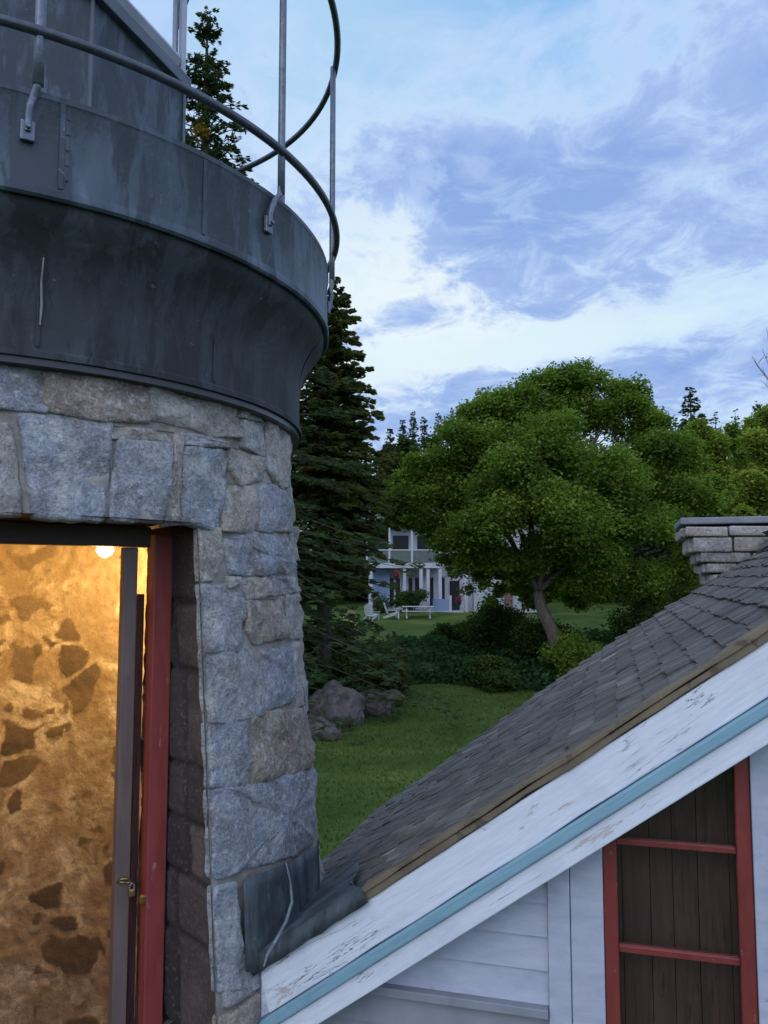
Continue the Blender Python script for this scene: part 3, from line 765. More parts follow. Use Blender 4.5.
m = MB(); m.obox(DP(aD + .014, cx + .028, zl - .043), dN * .007, dT * .010, Vector((0, 0, .011))); m.build('lock_body', M['brass'], pl, bevel=.003)
m = MB(); m.tube([DP(aD + .014, cx + .020, zl - .033), DP(aD + .014, cx + .020, zl - .018), DP(aD + .014, cx + .028, zl - .010), DP(aD + .014, cx + .036, zl - .018), DP(aD + .014, cx + .036, zl - .033)], .0026, 6); m.build('shackle', M['steel'], pl)
# plank standing inside
aP = aJ - .10
bp0, bp1 = door_b(134, 700, aP), door_b(141, 700, aP); zp = on_plane(138, 594, AX + dN * aP, dN).z
m = MB(); m.obox(DP(aP, (bp0 + bp1) / 2, (zF + zp) / 2), dN * .012, dT * ((bp1 - bp0) / 2), Vector((0, 0, (zp - zF) / 2)))
o = m.build('plank', M['plank'], None, bevel=.003); tag(o, 'narrow dark board standing upright just inside the lit doorway behind the red jamb', 'plank')
# lamp
pb = on_plane(105, 549, AX + dN * .02, dN)
lamp = thing('ceiling_lamp', 'bare glowing bulb lighting the inside of the tower doorway', 'lamp', tuple(pb))
m = MB(); m.tube([pb + Vector((0, 0, .62 - pb.z)), pb + Vector((0, 0, .035))], .008, 6); m.build('lamp_cord', M['dark'], lamp)
m = MB(); m.tube([pb + Vector((0, 0, .075)), pb + Vector((0, 0, .03))], .018, 10); m.build('socket', M['dark'], lamp)
m = MB(); m.tube([pb + Vector((0, 0, .031)), pb + Vector((0, 0, .012)), pb + Vector((0, 0, -.008)), pb + Vector((0, 0, -.028)), pb + Vector((0, 0, -.042))], [.018, .034, .042, .030, .008], 14); bo = m.build('bulb', M['bulb'], lamp, smooth=True)
ld = bpy.data.lights.new('lamp_light', 'POINT'); ld.energy = 43; ld.color = (1.0, .58, .19); ld.shadow_soft_size = .05
lo = bpy.data.objects.new('lamp_light', ld); COL.objects.link(lo); lo.parent = lamp; lo.location = (0, 0, -.075)

# ------------------------------------------------------------------ gabled cottage
PH = R_(16.0)
gH = Vector((math.cos(PH), -math.sin(PH), 0))          # along the gable, to the right
gD = Vector((math.sin(PH), math.cos(PH), 0))           # along the ridge, away
th0, z0_ = on_tower(262, 968)
G0 = pol(th0, RW(z0_) + .02, z0_)
P1 = on_plane(768, 640, G0, gD)
rk = (P1 - G0).normalized(); th_r = math.atan2(rk.z, rk.dot(gH))
up = Vector((0, 0, 1)); rn = (rk.cross(gD)).normalized()
if rn.z < 0: rn = -rn
def GP(px, py, off=0): return on_plane(px, py, G0 + gD * off, gD)
def rc(p): q = p - G0; return q.dot(rk), q.dot(rn)     # along the rake, across it
w_white = (rc(GP(560, 826))[1] + rc(GP(696, 740))[1]) / 2
w_blue = (rc(GP(560, 845.4))[1] + rc(GP(726, 740))[1]) / 2
w_low = (rc(GP(560, 873))[1] + rc(GP(768, 744))[1]) / 2
hr = G0.dot(gH) + 0
RIDGE = 2.75                                            # slope length from the tower to the ridge
EAVE = .75
LEN = None
cot = thing('gabled_cottage', 'small white gabled cottage with grey shingle roof and red sash window beside the tower', 'house', (G0.x + 1.6, G0.y - .3, -4.6))
# far edge of the roof from the picture
RT = .045                                              # roof surface above the top of the board
ROff = G0 + rn * RT
pf = on_plane(575, 671, ROff, rn); pf2 = on_plane(440, 775, ROff, rn)
LEN = max(3.5, min(8.5, (pf - G0).dot(gD)))
print('INFO theta', math.degrees(th_r), 'widths', w_white, w_blue, w_low, 'LEN', (pf - G0).dot(gD), (pf2 - G0).dot(gD), 'G0', G0, 'zS', zS, 'bulb', pb)
apex = G0 + rk * RIDGE; hx = rk.dot(gH) * RIDGE        # horizontal half span measured from the tower
rk2 = (gH * (rk.dot(gH)) - up * rk.z).normalized(); rn2 = (gH * rn.dot(gH) * -1 + up * rn.z)
def board(name, s0, s1, c0, c1, y0, y1, mat, bevel=.004, wob=0, parent=cot, P=G0, k=rk, n=rn, plumb=0):
    m = MB(); N = max(2, int((s1 - s0) / .08)); V = []
    for i in range(N + 1):
        s = s0 + (s1 - s0) * i / N; sh = lambda c: plumb * c * math.tan(th_r)
        wv = wob * noise.noise(Vector((s * 5, c0 * 9, 1))); wt = wob * noise.noise(Vector((s * 5, c1 * 9, 7)))
        for c, y in ((c0 + wv, y0), (c1 + wt, y0), (c1 + wt, y1), (c0 + wv, y1)): V.append(P + k * (s + sh(c)) + n * c + gD * y)
    F = [(i * 4 + j, i * 4 + (j + 1) % 4, i * 4 + 4 + (j + 1) % 4, i * 4 + 4 + j) for i in range(N) for j in range(4)] + [(3, 2, 1, 0), (N * 4, N * 4 + 1, N * 4 + 2, N * 4 + 3)]
    m.add(V, F); return m.build(name, mat, parent, bevel=bevel)
board('barge_board', .0, RIDGE + .0, w_white - .006, 0, -.012, .03, M['board'], .005, .004, plumb=1)
board('blue_moulding', .0, RIDGE, w_blue, w_white - .008, -.026, .028, M['blue'], .006, plumb=1)
board('lower_board', .02, RIDGE, w_low, w_blue - .003, -.008, .16, M['board'], .004, plumb=1)
board('drip_edge', .44, RIDGE, .002, .026, -.022, .05, M['strip'], .004, .010)
board('drip_edge', .47, RIDGE, .027, .043, -.030, .04, M['strip'], .003, .008)
# right-hand rake, mostly out of the picture
for nm, c0, c1, mt in (('barge_board', w_white, 0, 'white'), ('blue_moulding', w_blue, w_white - .002, 'blue'), ('lower_board', w_low, w_blue - .003, 'white')):
    board(nm, 0.002, RIDGE + .3, c0, c1, *((-.026, .028) if mt == 'blue' else (-.010, .03)), M[mt], .004, P=apex, k=rk2, n=rn2, plumb=-1)

# roof: sheathing and shingles
def bow(s, d): return .05 * math.sin(math.pi * max(0, min(1, (s + .3) / (RIDGE + .3)))) * min(1, d / LEN)
def roof_pt(s, d, h, P, k, n): return P + k * s + n * (h + bow(s, d)) + gD * d
def build_roof():
    m = MB(); random.seed(5)
    for P, k, n, s0, s1 in ((G0, rk, rn, -EAVE, RIDGE), (apex, rk2, rn2, 0, RIDGE + .3)):
        N = 14
        for i in range(N):
            a, b = s0 + (s1 - s0) * i / N, s0 + (s1 - s0) * (i + 1) / N
            for j in range(8):
                d0, d1 = .012 + (LEN - .012) * j / 8, .012 + (LEN - .012) * (j + 1) / 8
                m.quad(roof_pt(a, d0, .004, P, k, n), roof_pt(b, d0, .004, P, k, n), roof_pt(b, d1, .004, P, k, n), roof_pt(a, d1, .004, P, k, n), .2)
        down = (P is G0)
        s = s0 if down else s1; ex = .105; row = 0
        while (s < s1) if down else (s > s0):
            d = -.015 + random.uniform(-.05, 0)
            hrow = random.uniform(-.002, .002)
            while d < LEN:
                wd = random.uniform(.05, .12); e = min(d + wd, LEN + .02); a = max(d, -.018)
                if e - a > .03:
                    sg = 1 if down else -1
                    b0 = s + sg * random.uniform(-.012, .006); top = s + sg * (ex + .02)
                    if down: top = min(top, s1)
                    h0 = .019 + random.uniform(-.003, .004); h1 = .010; th = .006
                    lift = random.uniform(-.003, .006) if random.random() < .85 else random.uniform(.006, .014)
                    q = lambda ss, dd, h: roof_pt(ss, dd, h + hrow, P, k, n)
                    g = .003
                    V = [q(b0, a + g, h0 - th), q(b0, e - g, h0 - th), q(b0, e - g, h0 + lift), q(b0, a + g, h0 + lift * .5), q(top, a + g, h1), q(top, e - g, h1)]
                    tn = min(1, max(0, random.gauss(.40, .12))) if random.random() > .035 else random.uniform(.7, 1)
                    m.add(V, [(0, 1, 2, 3), (3, 2, 5, 4), (1, 5, 2), (0, 3, 4)], tn)
                d = e
            s += ex if down else -ex; row += 1
    m.build('roof', M['shingle'], cot, fix=True)
    m = MB()
    for P, k, n in ((G0, rk, rn), (apex, rk2, rn2)):
        a0, a1 = (RIDGE - .13, RIDGE + .02) if P is G0 else (-.02, .13)
        m.quad(roof_pt(a0, -.02, .052, P, k, n), roof_pt(a1, -.02, .056, P, k, n), roof_pt(a1, LEN + .02, .056, P, k, n), roof_pt(a0, LEN + .02, .052, P, k, n), .3)
    m.build('ridge_cap', M['shingle'], cot)
    m = MB()   # underside boards, close the roof from below
    for P, k, n, s0, s1 in ((G0, rk, rn, -EAVE, RIDGE), (apex, rk2, rn2, 0, RIDGE + .3)):
        m.quad(roof_pt(s0, .04, -.02, P, k, n), roof_pt(s1, .04, -.02, P, k, n), roof_pt(s1, LEN - .02, -.02, P, k, n), roof_pt(s0, LEN - .02, -.02, P, k, n))
    m.build('roof_boards', M['white'], cot)
    # far rake boards
    for P, k, n, s0, s1 in ((G0, rk, rn, -EAVE, RIDGE), (apex, rk2, rn2, 0, RIDGE + .3)):
        board('barge_board', s0, s1, -.16, -.022, LEN - .03, LEN + .008, M['white'], .003, P=P, k=k, n=n)
build_roof()

# gable wall with window; wall plane behind the rake
WO = .15
def WPx(px, py, off=WO): return GP(px, py, off)
def wu(px, py, off=WO): p = WPx(px, py, off) - G0; return p.dot(gH), p.z
def WP(u, z, off): return G0 + gH * u + up * (z) + gD * off      # z relative to G0
def wbox(name, u0, u1, z0, z1, o0, o1, mat, parent=cot, bevel=.003):
    m = MB(); m.obox(WP((u0 + u1) / 2, (z0 + z1) / 2, (o0 + o1) / 2), gH * ((u1 - u0) / 2), gD * ((o1 - o0) / 2), up * ((z1 - z0) / 2)); return m.build(name, mat, parent, bevel=bevel)
fu0 = wu(604, 900)[0]; fu1 = wu(753, 900)[0]            # outer edges of the red frame
c0 = wu(549, 950)[0]; c1 = wu(571, 950)[0]
slope = math.tan(th_r)
def roof_z(u): return slope * u + (w_low + .012) / math.cos(th_r)
def build_gable():
    # clapboards on the left of the window, cut to the rake and to the window
    m = MB(); ex = .105; zb = wu(470, 992)[1]
    z = zb
    def row(z, ua, ub):
        # lapped board: bottom edge stands proud; upper end trimmed at the roof line
        zt = z + ex
        ulo = max(ua, (zt - (roof_z(0))) / slope)
        ulo0 = max(ua, (z - (roof_z(0))) / slope)
        if ulo0 >= ub - .01: return
        ulo = min(ulo, ub - .002)
        V = [WP(ulo0, z, WO - .018), WP(ub, z, WO - .018), WP(ub, zt, WO - .004), WP(ulo, zt, WO - .004), WP(ulo0, z, WO + .006), WP(ub, z, WO + .006)]
        m.add(V, [(0, 1, 2, 3), (0, 4, 5, 1)])
    zz = z
    while zz < 1.2:
        row(zz, -.2, c0 - .002); zz += ex
    zz = z - 28 * ex
    uR = fu1 + .16
    zz2 = zz
    while zz2 < 2.2:
        row(zz2, uR, hx * 2 + .1); zz2 += ex
    m.build('clapboards', M['wall'], cot)
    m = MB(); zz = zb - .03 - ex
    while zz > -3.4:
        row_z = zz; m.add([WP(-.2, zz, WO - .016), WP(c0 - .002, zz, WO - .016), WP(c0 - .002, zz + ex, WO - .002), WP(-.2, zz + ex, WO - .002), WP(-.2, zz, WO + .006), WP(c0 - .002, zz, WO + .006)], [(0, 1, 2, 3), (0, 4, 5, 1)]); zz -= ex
    m.build('lower_wall', M['grey'], cot)  # lower boards in a darker grey than those above
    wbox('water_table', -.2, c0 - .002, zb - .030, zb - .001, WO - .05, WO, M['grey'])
    # solid wall behind, with the window opening left free
    m = MB(); zt = lambda u: min(slope * u, slope * (2 * hx - u)) - .03
    zw0 = wu(680, 1080)[1]; zw1 = zt(fu0) + .0
    ub = [-.2, fu0 + .02, fu1 - .02, hx, 2 * hx + .1]
    m.add([WP(-.2, -3.4, WO + .02), WP(fu0 + .01, -3.4, WO + .02), WP(fu0 + .01, zt(fu0), WO + .02), WP(-.2, zt(-.2), WO + .02)], [(0, 1, 2, 3)])
    m.add([WP(fu0 + .01, -3.4, WO + .02), WP(fu1 - .01, -3.4, WO + .02), WP(fu1 - .01, zw0, WO + .02), WP(fu0 + .01, zw0, WO + .02)], [(0, 1, 2, 3)])
    m.add([WP(fu1 - .01, -3.4, WO + .02), WP(2 * hx + .1, -3.4, WO + .02), WP(2 * hx + .1, zt(2 * hx), WO + .02), WP(hx, zt(hx), WO + .02), WP(fu1 - .01, zt(fu1), WO + .02)], [(0, 1, 2, 3, 4)])
    # side and back walls
    for u in (.28, 2 * hx): m.add([WP(u, -3.4, WO + .02 if u > .5 else 1.2), WP(u, -3.4, LEN - .1), WP(u, zt(u) - .02, LEN - .1), WP(u, zt(u) - .02, WO + .02 if u > .5 else 1.2)], [(0, 1, 2, 3)])
    m.add([WP(.28, -3.4, LEN - .1), WP(2 * hx, -3.4, LEN - .1), WP(2 * hx, zt(2 * hx), LEN - .1), WP(hx, zt(hx), LEN - .1), WP(.28, zt(.28), LEN - .1)], [(0, 1, 2, 3, 4)])
    m.build('wall', M['wall'], cot)
    # casing boards
    zc = lambda u: roof_z(u) + .06
    for a, b, o in ((c0, c1, WO - .030), (c1 + .002, fu0 - .002, WO - .022)):
        m = MB(); m.prism([WP(a, -3.0, o), WP(b, -3.0, o), WP(b, zc(b), o), WP(a, zc(a), o)], gD * .05); m.build('window_casing', M['wall'], cot, bevel=.003)
    m = MB(); a, b = fu1 + .002, fu1 + .15; m.prism([WP(a, -3.0, WO - .026), WP(b, -3.0, WO - .026), WP(b, zc(b) + .05, WO - .026), WP(a, zc(a) + .05, WO - .026)], gD * .05); m.build('window_casing', M['wall'], cot, bevel=.003)
    # window
    win = MB(); fw = .042
    o0, o1 = WO - .018, WO + .045
    zB = zw0; 
    win.prism([WP(fu0, zB, o0), WP(fu0 + fw, zB, o0), WP(fu0 + fw, roof_z(fu0 + fw) + .1, o0), WP(fu0, roof_z(fu0) + .1, o0)], gD * (o1 - o0))
    fw2 = fu1 - wu(738, 900)[0]
    win.prism([WP(fu1 - fw2, zB, o0), WP(fu1, zB, o0), WP(fu1, roof_z(fu1) + .05, o0), WP(fu1 - fw2, roof_z(fu1 - fw2) + .05, o0)], gD * (o1 - o0))
    win.obox(WP((fu0 + fu1) / 2, zB - .03, (o0 + o1) / 2 - .01), gH * ((fu1 - fu0) / 2), gD * .05, up * .028)
    wo_ = win.build('window', M['red2'], cot, bevel=.003)
    for py, hh in ((846, .009), (955, .010)):
        zc_ = wu(680, py)[1]
        m = MB(); m.obox(WP((fu0 + fw + fu1 - fw2) / 2, zc_, WO + .010), gH * ((fu1 - fu0 - fw - fw2) / 2 - .001), gD * .016, up * hh); m.build('sash_bar', M['red2'], wo_, bevel=.002)
    m = MB(); a, b = fu0 + fw, fu1 - fw2
    m.add([WP(a, zB, WO + .012), WP(b, zB, WO + .012), WP(b, roof_z(b) + .1, WO + .012), WP(a, roof_z(a) + .1, WO + .012)], [(0, 1, 2, 3)]); m.build('pane', M['glass'], wo_)
    # panel of dark boards behind the pane
    m = MB(); u = fu0 - .02; random.seed(3)
    while u < fu1 + .02:
        wd = random.uniform(.07, .10); o_ = WO + .09 + random.uniform(-.006, .006); a_, b_ = u + .0012, u + wd - .0012; m.prism([WP(a_, zB - .1, o_), WP(b_, zB - .1, o_), WP(b_, slope * b_ - .05, o_), WP(a_, slope * a_ - .05, o_)], gD * .018, random.random()); u += wd
    m.build('inside_planks', M['plank'], cot)
build_gable()

# lead flashing between tower and roof
def flash_on_tower(px, py, e=.03): th, z = on_tower(px, py, e); return pol(th, RW(z) + e, z)
def roof_at(px, py, h=.05): return on_plane(px, py, G0 + rn * h, rn)
def build_flash():
    m = MB()   # upright sheet against the stones
    top = [(243, 880), (262, 873), (280, 866), (300, 857), (316, 846), (322, 842)]
    bot = [(246, 972), (260, 972), (276, 962), (296, 945), (312, 930), (330, 915)]
    n = 8; G = []
    for (a, b), (c, d) in zip(top, bot):
        colm = []
        for k in range(n + 1):
            y = b + (d - b) * k / n; x = a + (c - a) * k / n
            th, z = on_tower(min(x, 316), y, .030); e = .030 + .005 * noise.noise(Vector((th * 5.3, z * 2.7, .4)))
            colm.append(pol(th + max(0, x - 316) * .004, RW(z) + e, z))
        G.append(colm)
    for i in range(len(G) - 1):
        for k in range(n): m.quad(G[i][k], G[i + 1][k], G[i + 1][k + 1], G[i][k + 1])
    fl = m.build('flashing', M['flash'], cot, smooth=True)
    md = fl.modifiers.new('thick', 'SOLIDIFY'); md.thickness = .004
    m = MB()   # apron dressed over the roof and the top of the board
    G = []
    for i in range(19):
        q = i / 18; colm = []; dm = .16 + .62 * (1 - q ** 3)
        for k in range(9):
            if k == 0: s_, d_, h_ = -.03 + .50 * q, -.038, -.003 - .008 * noise.noise(Vector((q * 9, 3, 1)))
            else:
                t = (k - 1) / 7; s_ = -.03 + .50 * q - .10 * q * t; d_ = -.036 + dm * t; h_ = .052 + .012 * t * (1 - q) + .010 * noise.noise(Vector((s_ * 5, d_ * 4, 2)))
            colm.append(G0 + rk * s_ + gD * d_ + rn * h_)
        G.append(colm)
    for i in range(len(G) - 1):
        for k in range(8): m.quad(G[i][k], G[i + 1][k], G[i + 1][k + 1], G[i][k + 1])
    ap = m.build('flashing_apron', M['flash'], cot, smooth=True)
    md = ap.modifiers.new('thick', 'SOLIDIFY'); md.thickness = .005
    m = MB(); pts = [flash_on_tower(286, 863, .04), flash_on_tower(290, 880, .045), flash_on_tower(292, 902, .05)]
    pts += [roof_at(286, 922, .075), roof_at(276, 940, .075), roof_at(267, 955, .075), roof_at(264, 966, .075)]
    m.tube(pts, [.003, .004, .006, .006, .005, .004, .002], 6); m.build('sealant_bead', M['seal'], cot, smooth=True)
    # stub of lead at the foot of the board
    m = MB(); pp = [(231, 990), (262, 978), (268, 1000), (276, 1040), (236, 1040)]
    m.prism([on_plane(x, y, G0 - gD * .012, gD) for x, y in pp], gD * .05); m.build('board_end_cover', plain('mauve_grey_lead', (.13, .14, .20), .6), cot, bevel=.004)
build_flash()

# stone chimney on the far gable
def build_chimney():
    random.seed(21); d0 = LEN + .12
    P0 = G0 + gD * d0
    def cu(px, py): p = on_plane(px, py, P0, gD) - G0; return p.dot(gH), p.z
    uL1, zT = cu(681, 527); uL0, zB = cu(714, 584)
    zTop = cu(720, 515)[1]; W = 1.25; Dp = .75
    m = MB(); z = zT; n = 0; fl = (uL0 - uL1) / (zT - zB)
    core = MB(); core.obox(P0 + gH * (uL0 + W / 2 + .03) + up * ((-3.4 + zT) / 2) + gD * (Dp / 2), gH * (W / 2 - .016), gD * (Dp / 2 - .016), up * ((zT + 3.4) / 2 - .002)); 
    core.build('chimney_core', M['mortar'], cot)
    zz = zT - .002
    while zz > zB - .9:
        h = random.uniform(.07, .115); off = max(0, fl * max(0, zz - h / 2 - zB))
        for face in range(4):
            L = W + 2 * off if face % 2 == 0 else Dp
            u = 0
            while u < L - .02:
                wd = min(random.uniform(.16, .36), L - u)
                if L - u - wd < .08: wd = L - u
                a, b = u + .006, u + wd - .006; j = random.uniform(0, .015)
                if face == 0: c = P0 + gH * (uL0 - off + (a + b) / 2) + gD * (.05 - j - off * .3); ax_, ay_ = gH * (b - a) / 2, gD * .06
                elif face == 2: c = P0 + gH * (uL0 - off + (a + b) / 2) + gD * (Dp - .05 + j); ax_, ay_ = gH * (b - a) / 2, gD * .06
                else:
                    e = uL0 - off + .05 - j if face == 1 else uL0 + W + off - .05 + j
                    c = P0 + gH * e + gD * ((a + b) / 2); ax_, ay_ = gD * (b - a) / 2, gH * .06
                jz = random.uniform(-.008, .008); rt = random.uniform(-.05, .05); ax_ = ax_ + up * (ax_.length * rt)
                m.obox(c + up * (zz - h / 2 + jz), ax_, ay_, up * (h / 2 - .004), random.choice([.5, .45, .95, .92, 1.0, .98]))
                u += wd
        zz -= h
    ch = m.build('chimney', M['granite'], cot, bevel=.012)
    o = (uL0 - uL1)
    m = MB(); m.obox(P0 + gH * (uL0 + W / 2) + up * ((zT + zTop) / 2 + .002) + gD * (Dp / 2), gH * (W / 2 + o + .004), gD * (Dp / 2 + .01), up * ((zTop - zT) / 2 * .6)); m.build('chimney_cap', plain('slate_cap', (.20, .21, .235), .8), ch, bevel=.01)
build_chimney()

# ------------------------------------------------------------------ trees
def limb(m, a, b, r0, r1, sag=0.0, n=6, tint=.5, wob=.06):
    a, b = Vector(a), Vector(b); L = (b - a).length; pts = []
    sd_ = random.random() * 90
    for i in range(n + 1):
        t = i / n; p = a.lerp(b, t); p.z += sag * math.sin(math.pi * t) * L
        if 0 < i < n: p += Vector((noise.noise(Vector((t * 3, sd_, 0))), noise.noise(Vector((t * 3, sd_, 5))), 0)) * L * wob
        pts.append(p)
    m.tube(pts, [r0 + (r1 - r0) * i / n for i in range(n + 1)], 7, tint=tint); return pts
def clump_leaves(cs, per_area, size, flat=.7):
    C, Tn = [], []; sub_ = []
    for c, r in cs:
        if r < .5: sub_.append((c, r)); continue
        for k in range(10):
            d = unit(1)[0] * rng.uniform(.2, .85); sub_.append((tuple(np.array(c) + d * r * np.array([1, 1, flat])), r * rng.uniform(.38, .68)))
    for c, r in sub_:
        n = int(per_area * r * r); d = unit(n); rad = r * (1 - rng.random(n) ** 1.6 * .75)
        lump = 1 + .3 * np.sin(d[:, 0] * 5 + r * 7) * np.cos(d[:, 1] * 6 + c[0]) + .16 * rng.normal(size=n)
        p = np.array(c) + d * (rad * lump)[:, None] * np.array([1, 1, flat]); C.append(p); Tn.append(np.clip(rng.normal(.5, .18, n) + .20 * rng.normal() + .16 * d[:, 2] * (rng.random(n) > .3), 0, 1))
    C = np.concatenate(C); Tn = np.concatenate(Tn); n = len(C)
    nrm = unit(n); nrm[:, 2] = np.abs(nrm[:, 2]) + .5; nrm /= np.linalg.norm(nrm, axis=1)[:, None]
    U = perp(nrm); V = np.cross(nrm, U); s = size * rng.uniform(.6, 1.4, n)[:, None]
    return C, U * s, V * s * .7, Tn
def broadleaf(name, label, cat, base, fork, clumps, mat, barkm, trunk_r, per_area=900, size=.17, limbs=12, group=None, flat=.7):
    root = thing(name, label, cat, tuple(base), group)
    m = MB(); base = Vector(base); fork = Vector(fork)
    low = base - Vector((0, 0, .3))
    limb(m, low, fork, trunk_r * 1.15, trunk_r * .72, 0, 7, wob=.05)
    order = sorted(range(len(clumps)), key=lambda i: -clumps[i][1])[:limbs]
    for i in order:
        c = Vector(clumps[i][0]); mid = fork.lerp(c, .45) + Vector((random.uniform(-.3, .3), random.uniform(-.3, .3), .1 * (c - fork).length))
        limb(m, fork, mid, trunk_r * .45, trunk_r * .28, .04); limb(m, mid, c, trunk_r * .28, trunk_r * .05, .05)
        for _ in range(2):
            e = c + Vector(unit(1)[0]) * clumps[i][1] * .7; limb(m, mid.lerp(c, .5), e, trunk_r * .13, .02, .03, 4)
    m.build('trunk', barkm, root, smooth=True)
    C, U, V, Tn = clump_leaves(clumps, per_area, size, flat)
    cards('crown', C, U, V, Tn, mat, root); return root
def conifer(name, label, base, H, Rb, mat, n_whorl=40, per=9, spray=10, size=.34, droop=.25, cat='tree', group=None, taper=.85, bare=.06, lean=(0, 0), barkm=None, seed=1, build_trunk=True, irregular=.25, cones=None, mult=3, vr=.34, floor=.14, vj=.0, belly=0.0):
    r = np.random.default_rng(seed); base = np.array(base, float)
    C, U, Tn = [], [], []; W = []
    br = MB()
    for k in range(n_whorl):
        t = bare + (1 - bare) * (k + r.uniform(-.9, .9)) / n_whorl; t = min(max(t, bare), .995)
        L0 = Rb * (1 - t) ** taper + floor
        if belly: L0 *= min(1, .45 + .55 * (t - bare) / belly)
        cen = base + np.array([lean[0] * t, lean[1] * t, H * t])
        nb = max(4, int(per * (.5 + .5 * (1 - t)))); a0 = r.uniform(0, 6.28)
        for b in range(nb):
            an = a0 + 6.283 * b / nb + r.uniform(-.3, .3); L = L0 * (1 + r.uniform(-irregular, irregular * .6))
            d = np.array([math.cos(an), math.sin(an), 0]); side = np.array([-d[1], d[0], 0])
            up_t = .35 * t - droop * (1 - t) * .6
            ns = max(3, int(spray * (.25 + L / Rb)))
            s = (.06 + .94 * r.uniform(0, 1, ns) ** .7)
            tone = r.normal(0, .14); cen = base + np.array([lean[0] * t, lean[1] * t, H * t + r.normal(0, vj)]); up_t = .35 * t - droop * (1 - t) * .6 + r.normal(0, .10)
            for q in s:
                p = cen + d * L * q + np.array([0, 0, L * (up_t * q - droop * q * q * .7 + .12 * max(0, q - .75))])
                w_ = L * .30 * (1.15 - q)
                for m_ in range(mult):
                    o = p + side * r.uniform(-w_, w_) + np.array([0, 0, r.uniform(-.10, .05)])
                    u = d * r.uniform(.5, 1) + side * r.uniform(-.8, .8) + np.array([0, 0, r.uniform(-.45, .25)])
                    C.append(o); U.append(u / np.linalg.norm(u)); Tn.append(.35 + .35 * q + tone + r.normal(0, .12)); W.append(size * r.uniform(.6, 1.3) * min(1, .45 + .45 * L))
            if build_trunk and L > .6:
                br.tube([cen, cen + d * L * .5 + np.array([0, 0, L * (.5 * up_t - droop * .17)]), cen + d * L * .93 + np.array([0, 0, L * (up_t * .93 - droop * .6)])], [.035 + .012 * L / 2, .02, .006], 4)
    C = np.array(C); U = np.array(U); W = np.array(W)[:, None]; V = perp(U)
    root = thing(name, label, cat, tuple(base), group)
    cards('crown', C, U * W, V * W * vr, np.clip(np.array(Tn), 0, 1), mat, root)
    br.tube([base - np.array([0, 0, .3]), base + np.array([lean[0] * .5, lean[1] * .5, H * .5]), base + np.array([lean[0], lean[1], H * .985])], [H * .018 + .05, H * .012 + .03, .02], 8)
    br.build('trunk', barkm or M['bark_d'], root)
    if cones is not None:
        n = 260; cc = np.array(cones[0]) + unit(n) * (r.uniform(.2, 1, n)[:, None] * cones[1]); u = unit(n)
        cards('cone_cluster', cc, u * .11, perp(u) * .08, r.uniform(0, 1, n), M['cones'], root)  # small yellow cones gathered at one spot of the crown
    return root
def G(x, y): return float(gz(x, y))

# the tall spruce behind the tower
pA = at(188, 6, 30); bx, by = at(196, 600, 30).x, 30.0
cn = at(200, 132, 28.4)
conifer('spruce_tree', 'tall dark spruce rising behind the tower and its gallery railing', (bx, by, G(bx, by)), pA.z - G(bx, by), 9.5, M['spruce'], 80, 12, 16, .30, .30, taper=1.2, seed=4, cones=(tuple(cn), .38), irregular=.38, mult=9, vr=.28, floor=.35, vj=.14)
# olive coloured conifer in front of it
pB = at(337, 288, 33); bx, by = at(322, 600, 33).x, 33.0
conifer('cedar_tree', 'olive and brown tinged conifer standing just right of the tower wall', (bx, by, G(bx, by)), pB.z - G(bx, by), 3.3, M['olive'], 74, 12, 20, .25, .36, taper=.62, seed=9, irregular=.5, lean=(.45, 0), mult=12, vr=.36, bare=.27, floor=.2, vj=.30, belly=.20)
